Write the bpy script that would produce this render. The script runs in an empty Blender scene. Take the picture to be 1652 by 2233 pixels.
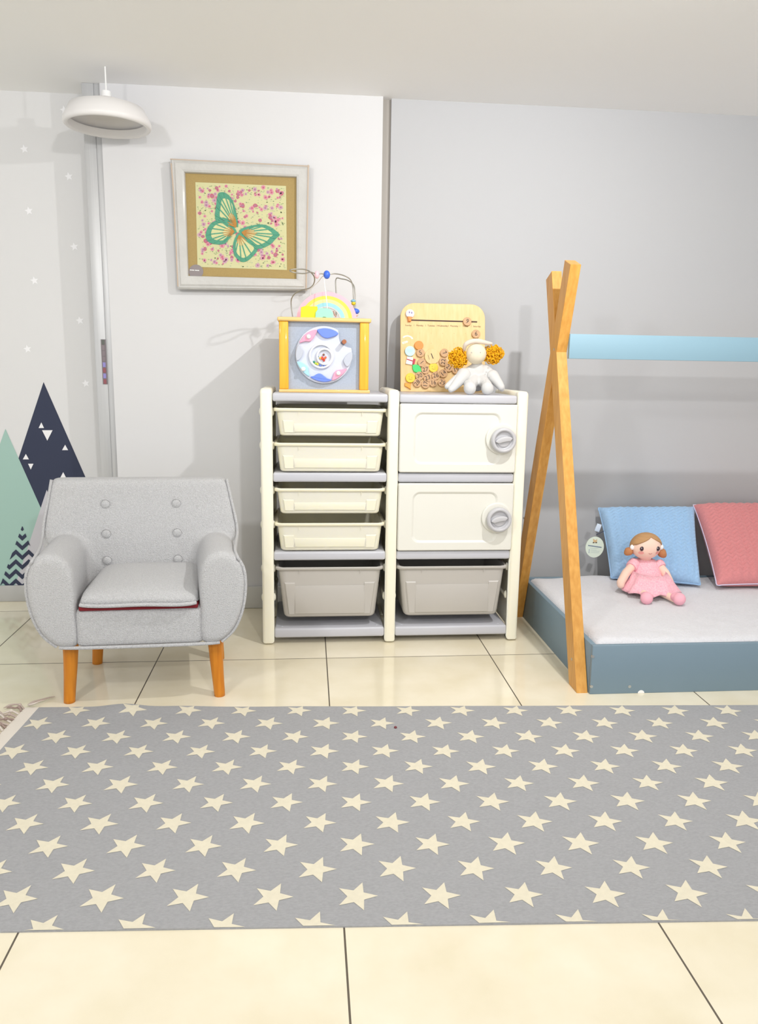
import bpy, bmesh, math, random
import numpy as np
from mathutils import Vector, Matrix, noise
random.seed(7)
C = bpy.context.scene.collection
S = bpy.context.scene
PI = math.pi

# ------------------------------------------------------------------ camera
F, YAW, PITCH, ROLL, H = 1684.3, .0938, .1860, .0158, 1.1241
fwd = Vector((math.sin(YAW)*math.cos(PITCH), math.cos(YAW)*math.cos(PITCH), -math.sin(PITCH)))
rt0 = Vector((math.cos(YAW), -math.sin(YAW), 0)); up0 = rt0.cross(fwd)
RT = math.cos(ROLL)*rt0+math.sin(ROLL)*up0; UP = -math.sin(ROLL)*rt0+math.cos(ROLL)*up0
cam = bpy.data.objects.new('camera', bpy.data.cameras.new('camera')); C.objects.link(cam)
cam.data.sensor_fit = 'HORIZONTAL'; cam.data.sensor_width = 36; cam.data.lens = F/1652*36
cam.data.clip_start = .05
M3 = Matrix((RT, UP, -fwd)).transposed()
cam.matrix_world = Matrix.Translation((0, 0, H)) @ M3.to_4x4()
S.camera = cam
CP = Vector((0, 0, H))
def ray(x, y): return (RT*((x-826)/F) - UP*((y-1116.5)/F) + fwd)
def at(x, y, Y):                       # point seen at a pixel on the plane of depth Y
    d = ray(x, y); return CP+d*(Y/d.y)
def fl(x, y, z=0):                     # point seen at a pixel on the height z
    d = ray(x, y); return CP+d*((z-H)/d.z)
def on(x, y, o, n):
    d = ray(x, y); return CP+d*((o-CP).dot(n)/d.dot(n))

# ------------------------------------------------------------------ world, lamps, exposure
S.view_settings.view_transform = 'Standard'; S.view_settings.look = 'None'
S.view_settings.gamma = 1; S.view_settings.use_curve_mapping = False
S.view_settings.exposure = 0.0
w = bpy.data.worlds.new('world'); S.world = w; w.use_nodes = True
w.node_tree.nodes['Background'].inputs[0].default_value = (.97, .985, 1, 1)
w.node_tree.nodes['Background'].inputs[1].default_value = .92
def lamp(name, loc, size, power, col=(1, .985, .965), target=None, spread=170):
    l = bpy.data.lights.new(name, 'AREA'); l.shape = 'DISK'; l.size = size; l.energy = power; l.color = col
    l.spread = math.radians(spread)
    o = bpy.data.objects.new(name, l); C.objects.link(o); o.location = loc
    d = (Vector(target)-Vector(loc)) if target else Vector((0, 0, -1))
    o.rotation_euler = d.to_track_quat('-Z', 'Y').to_euler()
    return o
lamp('ceiling_spot_light', (1.0, 1.92, 2.24), .05, 21, target=(.6, 3.3, .5))
lamp('ceiling_spot_light', (-1.3, .4, 2.24), .25, 27, target=(-.3, 3.4, .9))
lamp('ceiling_spot_light', (.8, -.9, 2.24), .12, 24, target=(.1, 3.4, .7), spread=120)
lamp('ceiling_spot_light', (.1, 1.0, 2.24), .5, 6, target=(.1, 2.2, 0))

# ------------------------------------------------------------------ materials
def lin(c):
    if isinstance(c, str): c = tuple(int(c[i:i+2], 16)/255 for i in (0, 2, 4))
    return tuple(x/12.92 if x <= .04045 else ((x+.055)/1.055)**2.4 for x in c)+(1,)
def mat(name, col, rough=.5, spec=.5, var=0, vscale=30, bump=0, bscale=200, coat=0, metal=0, sheen=0, stretch=None, col2=None, sub=0, trans=0):
    m = bpy.data.materials.new(name); m.use_nodes = True; nt = m.node_tree; b = nt.nodes['Principled BSDF']
    c = lin(col); b.inputs['Base Color'].default_value = c; b.inputs['Roughness'].default_value = rough
    b.inputs['Specular IOR Level'].default_value = spec; b.inputs['Metallic'].default_value = metal
    if coat: b.inputs['Coat Weight'].default_value = coat; b.inputs['Coat Roughness'].default_value = .1
    if sheen: b.inputs['Sheen Weight'].default_value = sheen
    if sub:
        b.inputs['Subsurface Weight'].default_value = sub; b.inputs['Subsurface Radius'].default_value = (1, .85, .4); b.inputs['Subsurface Scale'].default_value = .01
    if var or bump:
        tc = nt.nodes.new('ShaderNodeTexCoord'); mp = nt.nodes.new('ShaderNodeMapping'); nt.links.new(tc.outputs['Object'], mp.inputs[0])
        if stretch: mp.inputs['Scale'].default_value = stretch
    if var:
        n = nt.nodes.new('ShaderNodeTexNoise'); n.inputs['Scale'].default_value = vscale; n.inputs['Detail'].default_value = 6
        nt.links.new(mp.outputs[0], n.inputs[0]); r = nt.nodes.new('ShaderNodeValToRGB')
        r.color_ramp.elements[0].position = .3; r.color_ramp.elements[1].position = .7
        d = lin(col2) if col2 else tuple(x*(1-var) for x in c[:3])+(1,)
        r.color_ramp.elements[0].color = d; r.color_ramp.elements[1].color = c
        nt.links.new(n.outputs[0], r.inputs[0]); nt.links.new(r.outputs[0], b.inputs['Base Color'])
    if bump:
        n2 = nt.nodes.new('ShaderNodeTexNoise'); n2.inputs['Scale'].default_value = bscale; n2.inputs['Detail'].default_value = 4
        nt.links.new(mp.outputs[0], n2.inputs[0]); bp = nt.nodes.new('ShaderNodeBump'); bp.inputs['Distance'].default_value = bump
        nt.links.new(n2.outputs[0], bp.inputs['Height']); nt.links.new(bp.outputs[0], b.inputs['Normal'])
    return m
def woodmat(name, a, b_, axis=2, rough=.45):
    st = [26, 26, 26]; st[axis] = 1.6
    return mat(name, a, rough, .4, var=.2, vscale=3.2, col2=b_, stretch=tuple(st), coat=.15)
M = {}
M['wall_white'] = mat('white_wallpaper', 'dcdcde', .75, .3, var=.02, vscale=500, bump=.0004, bscale=900)
M['wall_grey'] = mat('grey_wallpaper', 'bfc0c3', .75, .3, var=.03, vscale=400, bump=.0004, bscale=900)
M['mural_grey'] = mat('mural_wallpaper', 'dededf', .6, .3, var=.02, vscale=300)
M['navy'] = mat('mural_navy', '363c52', .6, .3); M['mint'] = mat('mural_mint', 'a3c4bb', .6, .3)
M['pale'] = mat('mural_pale_grey', 'c9c8cf', .6, .3); M['mwhite'] = mat('mural_white', 'f2f2f5', .6, .3)
M['ceil'] = mat('ceiling_paint', 'fbfbfb', .9, .2)
M['skirt'] = mat('grey_skirting', 'b4b4b2', .5)
M['metal'] = mat('brushed_aluminium', 'c8c9cb', .42, metal=.35, var=.06, vscale=4, stretch=(60, 60, 1))
M['strip'] = mat('taupe_strip', 'a9a39c', .5)
M['cream'] = mat('cream_plastic', 'f4f0de', .35, .5, sub=.15)
M['tray'] = mat('cream_tray_plastic', 'f1ebd4', .35, .5, sub=.35)
M['door'] = mat('white_door_plastic', 'e3e2da', .32, .5)
M['gplast'] = mat('grey_shelf_plastic', 'c3c4cc', .35, .5)
M['gbin'] = mat('warm_grey_bin_plastic', 'bab6b1', .4, .5)
M['knob'] = mat('grey_knob_plastic', 'c2c2c6', .35, .5)
M['boucle'] = mat('light_grey_boucle', 'd9d9db', .95, .1, var=.2, vscale=230, bump=.006, bscale=330, sheen=.2)
M['red'] = mat('dark_red_lining', '7c1420', .8)
M['legwood'] = woodmat('amber_leg_wood', 'd98a22', 'c47412')
M['pine'] = woodmat('pine_pole_wood', 'dda452', 'cb8f3e')
M['oak'] = woodmat('toy_cube_wood', 'f6bd3c', 'e9a727')
M['birch'] = woodmat('birch_board', 'e9c98f', 'e2be80', axis=2)
M['birchx'] = woodmat('birch_plank', 'f0cd8c', 'e4bb72', axis=0)
M['discwood'] = woodmat('disc_wood', 'd2a878', 'bf946a', axis=0)
M['blue'] = mat('blue_grey_paint', '7b909e', .5, .4)
M['bluer'] = mat('sky_blue_paint', '8aabbc', .5, .4)
M['fleece'] = mat('white_fleece', 'dedee3', .95, .1, var=.05, vscale=90, bump=.004, bscale=160, sheen=.4)
M['bcush'] = mat('blue_knit', 'a4c8ec', .9, .1, var=.1, vscale=140, bump=.001, bscale=500, sheen=.2)
M['pcush'] = mat('coral_knit', 'dc8f91', .9, .1, var=.1, vscale=140, bump=.001, bscale=500, sheen=.2)
M['lav'] = mat('pale_lavender_edge', 'd7cfe6', .8)
M['white'] = mat('white', 'f5f5f5', .5); M['black'] = mat('dark_ink', '2c2428', .6)
M['brown'] = mat('brown_ink', '33211d', .6)
M['screw'] = mat('screw_metal', 'b9bdbf', .3, metal=.8)
M['rust'] = mat('wire_steel', 'a8a69e', .35, metal=.7)

# ------------------------------------------------------------------ helpers
def wm(o):
    m = Matrix.LocRotScale(o.location, o.rotation_euler, o.scale)
    return wm(o.parent) @ m if o.parent else m
def tag(o, label=None, cat=None, group=None, kind=None):
    if label: o['label'] = label
    if cat: o['category'] = cat
    if group: o['group'] = group
    if kind: o['kind'] = kind
    return o
def thing(name, label, cat, loc=(0, 0, 0), rz=0, group=None):
    o = bpy.data.objects.new(name, None); C.objects.link(o); o.empty_display_size = .05
    o.location = loc; o.rotation_euler = (0, 0, rz); return tag(o, label, cat, group)
class MB:
    def __init__(s): s.v = []; s.f = []; s.m = []; s.s = []
    def add(s, v, f, mi=0, sm=False):
        o = len(s.v); s.v += [Vector(p) for p in v]
        for q in f: s.f.append([o+i for i in q]); s.m.append(mi); s.s.append(sm)
        return s
    def bm(s, b, mi=0, sm=False):
        b.verts.index_update(); s.add([v.co.copy() for v in b.verts], [[v.index for v in f.verts] for f in b.faces], mi, sm); b.free(); return s
    def box(s, a, b, mi=0, bev=0, seg=2, sm=None, tf=None):
        q = bmesh.new(); bmesh.ops.create_cube(q, size=1)
        for v in q.verts: v.co = Vector((a[i]+(b[i]-a[i])*(v.co[i]+.5) for i in range(3)))
        if bev: bmesh.ops.bevel(q, geom=q.edges[:], offset=bev, segments=seg, affect='EDGES', profile=.5)
        if tf:
            for v in q.verts: v.co = tf @ v.co
        return s.bm(q, mi, bool(bev) if sm is None else sm)
    def prism(s, pts, ax, a, b, mi=0, bev=0, seg=2, tf=None, sm=False):
        # polygon pts in the two other axes, extruded along ax from a to b
        def P(p, h):
            return Vector((h, p[0], p[1])) if ax == 0 else Vector((p[0], h, p[1])) if ax == 1 else Vector((p[0], p[1], h))
        q = bmesh.new(); n = len(pts)
        A = [q.verts.new(P(p, a)) for p in pts]; B = [q.verts.new(P(p, b)) for p in pts]
        f0 = q.faces.new(A); f1 = q.faces.new(B[::-1])
        for i in range(n): q.faces.new((A[i], B[i], B[(i+1) % n], A[(i+1) % n]))
        bmesh.ops.recalc_face_normals(q, faces=q.faces[:])
        if bev:
            e = [x for x in q.edges if (x.verts[0] in A) == (x.verts[1] in A)]
            bmesh.ops.bevel(q, geom=e, offset=bev, segments=seg, affect='EDGES', profile=.5)
        big = [x for x in q.faces if len(x.verts) > 4]
        bmesh.ops.triangulate(q, faces=big)
        if tf:
            for v in q.verts: v.co = tf @ v.co
        return s.bm(q, mi, sm)
    def sphere(s, c, r, mi=0, u=16, v=10, tf=None):
        if not hasattr(r, '__len__'): r = (r, r, r)
        q = bmesh.new(); bmesh.ops.create_uvsphere(q, u_segments=u, v_segments=v, radius=1)
        for k in q.verts:
            k.co = Vector((k.co[i]*r[i] for i in range(3)))
            if tf: k.co = tf @ k.co
            k.co = k.co+Vector(c)
        return s.bm(q, mi, True)
    def cyl(s, p0, p1, r0, r1=None, mi=0, n=20, sm=True, cap=True):
        r1 = r0 if r1 is None else r1; p0 = Vector(p0); p1 = Vector(p1); d = (p1-p0).normalized()
        a = d.orthogonal().normalized(); b = d.cross(a)
        v = [p+(a*math.cos(2*PI*i/n)+b*math.sin(2*PI*i/n))*r for p, r in ((p0, r0), (p1, r1)) for i in range(n)]
        s.add(v, [[i, (i+1) % n, n+(i+1) % n, n+i] for i in range(n)], mi, sm)
        if cap: s.add(v, [list(range(n))[::-1], list(range(n, 2*n))], mi, False)
        return s
    def tube(s, pts, r, mi=0, n=8, closed=False, smooth=3):
        pts = [Vector(p) for p in pts]
        if smooth and len(pts) > 2: pts = catmull(pts, smooth, closed)
        N = len(pts); R = r if hasattr(r, '__len__') else [r]*N
        if len(R) != N: R = list(np.interp(np.linspace(0, 1, N), np.linspace(0, 1, len(R)), R))
        vs = []; a = None
        for i, p in enumerate(pts):
            t = (pts[(i+1) % N]-pts[i-1]) if closed else pts[min(i+1, N-1)]-pts[max(i-1, 0)]
            if t.length < 1e-9: t = Vector((0, 0, 1))
            t.normalize(); a = (a-t*a.dot(t)) if a is not None else t.orthogonal()
            if a.length < 1e-6: a = t.orthogonal()
            a.normalize(); b = t.cross(a)
            vs += [p+(a*math.cos(2*PI*k/n)+b*math.sin(2*PI*k/n))*R[i] for k in range(n)]
        fs = [[i*n+k, i*n+(k+1) % n, ((i+1) % N)*n+(k+1) % n, ((i+1) % N)*n+k] for i in range(N if closed else N-1) for k in range(n)]
        s.add(vs, fs, mi, True)
        if not closed: s.add(vs[:n]+vs[-n:], [list(range(n))[::-1], list(range(n, 2*n))], mi, False)
        return s
    def lathe(s, prof, c=(0, 0, 0), mi=0, n=32, tf=None):
        v = []; L = len(prof)
        for i in range(n):
            a = 2*PI*i/n
            for r, z in prof:
                p = Vector((r*math.cos(a), r*math.sin(a), z)); p = (tf @ p if tf else p)+Vector(c); v.append(p)
        return s.add(v, [[i*L+j, ((i+1) % n)*L+j, ((i+1) % n)*L+j+1, i*L+j+1] for i in range(n) for j in range(L-1)], mi, True)
    def build(s, name, mats, parent=None, world=True, merge=False):
        me = bpy.data.meshes.new(name)
        vs = s.v
        if parent and world:
            iv = wm(parent).inverted(); vs = [iv @ p for p in vs]
        me.from_pydata([tuple(p) for p in vs], [], s.f)
        if not isinstance(mats, (list, tuple)): mats = [mats]
        for m in mats: me.materials.append(m)
        me.polygons.foreach_set('material_index', s.m); me.polygons.foreach_set('use_smooth', s.s)
        me.update()
        b = bmesh.new(); b.from_mesh(me)
        if merge: bmesh.ops.remove_doubles(b, verts=b.verts[:], dist=1e-5)
        bmesh.ops.recalc_face_normals(b, faces=b.faces[:]); b.to_mesh(me); b.free()
        o = bpy.data.objects.new(name, me); C.objects.link(o)
        if parent: o.parent = parent
        return o
def catmull(P, k, closed=False):
    out = []; N = len(P)
    for i in range(N if closed else N-1):
        p0, p1, p2, p3 = (P[(i+j-1) % N] if closed else P[min(max(i+j-1, 0), N-1)] for j in range(4))
        for t in range(k):
            t = t/k; out.append(.5*((2*p1)+(p2-p0)*t+(2*p0-5*p1+4*p2-p3)*t*t+(3*p1-p0-3*p2+p3)*t**3))
    if not closed: out.append(P[-1])
    return out
def smooth2(pts, k=4, closed=True):
    return [(p.x, p.y) for p in catmull([Vector((a, b, 0)) for a, b in pts], k, closed)]
def rrect(x0, x1, y0, y1, r, n=5):
    r = r if hasattr(r, '__len__') else [r]*4; out = []
    for (cx, cy, a0), q in zip(((x1, y1, 0), (x0, y1, 90), (x0, y0, 180), (x1, y0, 270)), r):
        sx = -1 if cx == x1 else 1; sy = -1 if cy == y1 else 1
        for k in range(n+1):
            a = math.radians(a0+90*k/n); out.append((cx+sx*q+q*math.cos(a), cy+sy*q+q*math.sin(a)))
    return out
def sharp(o, ang=35):
    m = o.modifiers.new('bevel', 'BEVEL'); m.width = .001; m.limit_method = 'ANGLE'; return o
def soft(o, vox=.01, it=6, sub=0):
    r = o.modifiers.new('remesh', 'REMESH'); r.mode = 'VOXEL'; r.voxel_size = vox; r.use_smooth_shade = True
    m = o.modifiers.new('smooth', 'SMOOTH'); m.factor = .6; m.iterations = it
    if sub: u = o.modifiers.new('sub', 'SUBSURF'); u.levels = sub; u.render_levels = sub
    return o
def blob(caps, vox=.004):
    m = MB()
    for p0, r0, p1, r1 in caps:
        p0 = Vector(p0); p1 = Vector(p1); k = max(2, int((p1-p0).length/(min(r0, r1)*.35))+1)
        for i in range(k+1):
            t = i/k; m.sphere(p0.lerp(p1, t), r0+(r1-r0)*t, u=14, v=9)
    return m
def text(s_, size, o, ux, uy, n, ext=.0004):
    cu = bpy.data.curves.new('t', 'FONT'); cu.body = s_; cu.size = size; cu.align_x = 'CENTER'; cu.align_y = 'CENTER'; cu.extrude = ext
    cu.resolution_u = 3
    ob = bpy.data.objects.new('t', cu); C.objects.link(ob); bpy.context.view_layer.update()
    me = bpy.data.meshes.new_from_object(ob.evaluated_get(bpy.context.evaluated_depsgraph_get()))
    v = [o+ux*p.co.x+uy*p.co.y+n*p.co.z for p in me.vertices]; f = [list(p.vertices) for p in me.polygons]
    bpy.data.objects.remove(ob); bpy.data.meshes.remove(me); bpy.data.curves.remove(cu); return v, f
def struct(name, mb, m, parent=None):
    o = mb.build(name, m, parent)
    if not parent: o['kind'] = 'structure'
    return o

# ------------------------------------------------------------------ setting
YW, YM, YG, ZC = 3.53, 3.68, 3.55, 2.25
fm = bpy.data.materials.new('cream_floor_tiles'); fm.use_nodes = True; nt = fm.node_tree; b = nt.nodes['Principled BSDF']
b.inputs['Roughness'].default_value = .09; b.inputs['Specular IOR Level'].default_value = .45
tc = nt.nodes.new('ShaderNodeTexCoord'); sp = nt.nodes.new('ShaderNodeSeparateXYZ'); nt.links.new(tc.outputs['Object'], sp.inputs[0])
def mth(op, a, b_=None, c=None):
    n = nt.nodes.new('ShaderNodeMath'); n.operation = op
    for i, x in enumerate((a, b_, c)):
        if x is None: continue
        if isinstance(x, (int, float)): n.inputs[i].default_value = x
        else: nt.links.new(x, n.inputs[i])
    return n.outputs[0]
ds = []
for k, o in ((0, .0727), (1, 2.8693)):
    t = mth('DIVIDE', mth('SUBTRACT', sp.outputs[k], o), .65); t = mth('ADD', t, .5); t = mth('FRACT', t); ds.append(mth('ABSOLUTE', mth('SUBTRACT', t, .5)))
g = mth('LESS_THAN', mth('MINIMUM', ds[0], ds[1]), .0032)
nz = nt.nodes.new('ShaderNodeTexNoise'); nz.inputs['Scale'].default_value = 5; nz.inputs['Detail'].default_value = 8
nt.links.new(tc.outputs['Object'], nz.inputs[0])
cr = nt.nodes.new('ShaderNodeValToRGB'); cr.color_ramp.elements[0].color = lin('e4dabf'); cr.color_ramp.elements[1].color = lin('efe7d2')
cr.color_ramp.elements[0].position = .3; cr.color_ramp.elements[1].position = .7; nt.links.new(nz.outputs[0], cr.inputs[0])
mx = nt.nodes.new('ShaderNodeMix'); mx.data_type = 'RGBA'; nt.links.new(g, mx.inputs['Factor']); nt.links.new(cr.outputs[0], mx.inputs['A'])
mx.inputs['B'].default_value = lin('5f564a'); nt.links.new(mx.outputs['Result'], b.inputs['Base Color'])
nt.links.new(mth('ADD', mth('MULTIPLY', g, .5), .09), b.inputs['Roughness'])
struct('floor', MB().box((-3.6, -1.6, -.05), (4, 3.9, 0)), fm)
struct('ceiling', MB().box((-3.6, -1.6, ZC), (4, 3.9, ZC+.05)), M['ceil'])
XPL = at(183, 305, 3.536).x
XP0, XP1 = XPL, at(222, 305, 3.53).x
wl = struct('wall_left', MB().box((-3.6, YM, 0), (XP0+.04, YM+.1, ZC)), M['mural_grey'])
struct('wall_back', MB().box((XP1, YW, 0), (.322, YW+.2, ZC)), M['wall_white'])
struct('wall_right', MB().box((.36, YG, 0), (4, YG+.2, ZC)), M['wall_grey'])
struct('trim_2', MB().box((.318, YG+.02, 0), (.364, YG+.18, ZC)), M['strip'])
tp = struct('trim_1', MB().box((XPL, 3.536, 0), (XPL+.048, YM, ZC), bev=.002).box((XPL+.048, 3.540, 0), (XP1, YM, ZC), bev=.001), M['metal'])
# lock slot in the metal stile
m = MB(); a = at(220, 740, 3.534); b2 = at(236, 838, 3.534); m.box((a.x-.001, 3.533, b2.z), (a.x+.019, 3.56, a.z), 0)
zs = np.linspace(a.z, b2.z, 9)
for i, c in enumerate((3, 1, 1, 1, 4, 2, 4, 2)): m.box((a.x+.003, 3.531, zs[i+1]+.002), (a.x+.015, 3.534, zs[i]-.002), c)
m.build('lock_slot', [mat('slot_dark', '7d7478', .4), mat('slot_grey', '84797e', .3), mat('slot_red', '91525a', .4), mat('slot_black', '5d625c', .4), mat('slot_violet', '9088c8', .4)], tp)
struct('baseboard_left', MB().box((-3.6, YM-.012, 0), (XP0, YM, .078), bev=.003), M['skirt'])
struct('baseboard_back', MB().box((XP1, YW-.014, 0), (.32, YW, .105), bev=.004), mat('pale_skirting', 'd2d1cc', .5))
struct('baseboard_right', MB().box((.362, YG-.014, 0), (4, YG, .105), bev=.004), M['skirt'])
# mural
m = MB(); YY = YM
def mp_(x, y, d): p = at(x, y, YM); return Vector((p.x, YM-d, p.z))
zb = .079
def tri(apex, base_l, base_r, mi, d):
    m.add([mp_(*apex, d), mp_(*base_l, d), mp_(*base_r, d)], [[0, 1, 2]], mi)
def baseclip(poly, d, mi):   # polygon of pixels, thin layer on the wall
    m.add([mp_(x, y, d) for x, y in poly], [list(range(len(poly)))], mi)
baseclip([(95, 833), (-53, 1284), (212, 1284), (205, 1083)], .0006, 0)
baseclip([(12, 935), (-114, 1284), (168, 1284)], .0012, 1)
baseclip([(102, 1068), (31, 1284), (201, 1284)], .0018, 2)
baseclip([(-190, 900), (-330, 1284), (-60, 1284)], .0018, 2)
baseclip([(-330, 840), (-500, 1284), (-180, 1284)], .0024, 0)
q = lambda x, y: (x/3.383, 680+y/3.383)
for x, y0, y1, wd in ((306, 857, 815, 40), (350, 873, 950, 78), (481, 1020, 980, 45), (192, 1088, 1048, 45), (228, 1120, 1163, 40), (467, 1225, 1182, 45), (587, 1262, 1218, 45)):
    baseclip([q(x-wd/2, y0), q(x+wd/2, y0), q(x, y1)], .0024, 3)
def clip(poly, a, b):
    out = []; sd = lambda p: (b[0]-a[0])*(p[1]-a[1])-(b[1]-a[1])*(p[0]-a[0])
    for i in range(len(poly)):
        p, r = poly[i], poly[(i+1) % len(poly)]; sp_, sr = sd(p), sd(r)
        if sp_ >= 0: out.append(p)
        if sp_*sr < 0: t = sp_/(sp_-sr); out.append((p[0]+(r[0]-p[0])*t, p[1]+(r[1]-p[1])*t))
    return out
T = [(49, 1146), (-2, 1284), (104, 1284)]
for row in range(8):
    y0 = 1148+row*21
    for k in range(-5, 5):
        xa = 49+k*14; xb = xa+14; ya, yb = (y0, y0-13) if k % 2 == 0 else (y0-13, y0)
        p = [(xa, ya), (xb, yb), (xb, yb+10), (xa, ya+10)]
        for i in range(3): p = clip(p, T[i], T[(i+1) % 3]) if p else p
        if not p:
            p = [(xa, ya), (xb, yb), (xb, yb+10), (xa, ya+10)]
            for i in range(3): p = clip(p, T[(i+1) % 3], T[i]) if p else p
        if len(p) > 2: baseclip(p, .003, 0)
def star2(r, a0=90, k=.4): return [(r*(1 if i % 2 == 0 else k)*math.cos(math.radians(a0+36*i)), r*(1 if i % 2 == 0 else k)*math.sin(math.radians(a0+36*i))) for i in range(10)]
for x, y in ((53, 325), (150, 385), (63, 460), (162, 538), (75, 612), (174, 699), (60, 761), (187, 836), (-40, 400), (-35, 540), (-30, 690), (-40, 830), (45, 180), (140, 240), (-140, 470), (-130, 620), (-240, 520), (-250, 700)):
    c = mp_(x, y, .0008); m.add([c]+[c+Vector((a, 0, b2)) for a, b2 in star2(.0185, 100, .45)], [[0, i+1, (i+1) % 10+1] for i in range(10)], 3)
o = m.build('mural', [M['navy'], M['mint'], M['pale'], M['mwhite']], wl)

# ------------------------------------------------------------------ star rug
AR = math.atan2(-.121, 2.419); cu, su = math.cos(AR), math.sin(AR)
R0 = Vector((-.882, 2.473, 0)); RU = Vector((cu, su, 0)); RV = Vector((su, -cu, 0))
RW, RL = 1.035, 3.0
def rz(u, v):
    e = .0035+.0016*noise.noise(Vector((u*4, v*6, 0)))
    e += .012*math.exp(-((u-.28)/.07)**2-((v)/.06)**2)+.004*math.exp(-((u-.45)/.1)**2-(v/.03)**2)
    return e
def rp(u, v, h=0): p = R0+RU*u+RV*v; p.z = rz(u, v)+h; return p
rug = thing('star_rug', 'flat grey woven rug covered in cream stars on the tiled floor', 'rug', (R0+RU*1.5+RV*.5))
m = MB(); nu, nv = 150, 50
m.add([rp(-.0+RL*i/nu, RW*j/nv) for j in range(nv+1) for i in range(nu+1)], [[j*(nu+1)+i, j*(nu+1)+i+1, (j+1)*(nu+1)+i+1, (j+1)*(nu+1)+i] for j in range(nv) for i in range(nu)], 0, True)
edge = [(RL*i/nu, 0) for i in range(nu+1)]+[(RL, RW*j/nv) for j in range(nv+1)]+[(RL*i/nu, RW) for i in range(nu, -1, -1)]+[(0, RW*j/nv) for j in range(nv, -1, -1)]
v = [rp(*e) for e in edge]+[Vector((rp(*e).x, rp(*e).y, 0)) for e in edge]; n = len(edge)
m.add(v, [[i, (i+1) % n, n+(i+1) % n, n+i] for i in range(n)], 0)
# stars on a staggered lattice
ex = Vector((.1800, -.0104, 0)); ey = Vector((.0045, .0910, 0)); S0 = Vector((.558, 1.542, 0))
for j in range(-2, 12):
    for i in range(-11, 14):
        c = S0+ex*(i+(.5 if j % 2 else 0))+ey*j
        d = c-R0; u, vv = d.dot(RU), d.dot(RV)
        rr = .0455*random.uniform(.96, 1.04); a0 = -4+random.uniform(-2.5, 2.5)
        pts = []
        for a, b2 in star2(rr, a0, .42): pts.append((u+(a*cu+b2*su), vv+(a*su-b2*cu)))
        pts = [(min(max(a, .002), RL-.002), min(max(b2, .0015), RW-.0015)) for a, b2 in pts]
        if min(p[0] for p in pts) > RL-.01 or max(p[0] for p in pts) < .01 or min(p[1] for p in pts) > RW-.01 or max(p[1] for p in pts) < .01: continue
        uc = min(max(u, .002), RL-.002); vc = min(max(vv, .0015), RW-.0015)
        vs = [rp(uc, vc, .0008)]+[rp(a, b2, .0008) for a, b2 in pts]
        vs += [rp((uc+a)/2, (vc+b2)/2, .0008) for a, b2 in pts]
        m.add(vs, [[0, 11+i2, 11+(i2+1) % 10] for i2 in range(10)]+[[11+i2, i2+1, (i2+1) % 10+1, 11+(i2+1) % 10] for i2 in range(10)], 1)
M['ruggrey'] = mat('grey_rug_weave', 'aaaaad', .95, .1, var=.12, vscale=120, col2='9fa0a2', bump=.0008, bscale=600, stretch=(1, 2.2, 1))
M['rugcream'] = mat('cream_rug_star', 'e0d9c4', .95, .1, var=.06, vscale=90)
m.build('woven_body', [M['ruggrey'], M['rugcream']], rug)
m = MB(); HW = .045
m.add([rp(-HW+HW*i/3, RW*j/50) for j in range(51) for i in range(4)], [[j*4+i, j*4+i+1, (j+1)*4+i+1, (j+1)*4+i] for j in range(50) for i in range(3)], 0, True)
m.build('hem', mat('rug_hem_white', 'e3dcd2', .95, .1, bump=.001, bscale=500), rug)
m = MB(); random.seed(3)
for k in range(52):
    vv = .012+k*.0195; L = random.uniform(.05, .1); a = random.uniform(-.5, .5)
    p = rp(-HW, vv); pts = [p]
    for i in range(1, 5):
        t = i/4; pts.append(p-RU*L*t*math.cos(a)-RV*(L*t*math.sin(a)+.012*math.sin(t*4+k))+Vector((0, 0, .006+.008*random.random())))
    m.tube(pts, [.0035, .0035, .003, .004, .001], k % 3, n=6)
    m.sphere(pts[1], .006, k % 3, 8, 6)
p = fl(62, 1538, .008)
m.tube([p, fl(72, 1531, .014), fl(90, 1526, .01), fl(108, 1521, .008), fl(120, 1519, .006)], [.0045, .004, .003, .0025, .001], 0)
m.tube([p, fl(75, 1534, .02), fl(88, 1529, .016), fl(100, 1526, .01)], [.003, .003, .002, .001], 2)
m.build('fringe', [mat('fringe_taupe', 'b9a9a0', .95), mat('fringe_brown', 'a08c84', .95), mat('fringe_pale', 'd5cbc1', .95)], rug)

# ------------------------------------------------------------------ storage rack
YF, YB = 3.027, 3.42
PX = [(-.182, -.136), (.3155, .3590), (.8310, .8750)]
RT_Z = 1.036
rack = thing('storage_rack', 'cream two-bay plastic storage rack with grey shelves and two white doors', 'storage rack', (.35, 3.22, 0))
for x0, x1 in PX:
    m = MB()
    m.prism(rrect(YF, YF+.05, 0.004, RT_Z, [.02, .02, .006, .006]), 0, x0, x1, 0, bev=.011, seg=3, sm=True)
    m.prism(rrect(YB-.05, YB, 0.004, RT_Z, [.02, .02, .006, .006]), 0, x0, x1, 0, bev=.011, seg=3, sm=True)
    m.box((x0+.001, YF+.03, RT_Z-.045), (x1-.001, YB-.03, RT_Z), 0, bev=.010)
    m.box((x0+.014, YF+.03, .05), (x1-.014, YB-.03, RT_Z-.03), 0)
    for z in (.956, .823, .644, .504, .322, .20):
        for sx in (x0-.004, x1-.006):
            if (sx < x0 and x0 == PX[0][0]) or x0 != PX[0][0] or True:
                m.box((sx, YF+.055, z-.022), (sx+.010, YB-.05, z-.010), 0, bev=.003)
                for yy in (YF+.052, YB-.09): m.sphere((sx+.005, yy, z-.012), (.008, .012, .017), 0, 12, 8)
    o = m.build('side_panel', M['cream'], rack)
XB = [(-.136, .3155), (.359, .831)]
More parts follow.
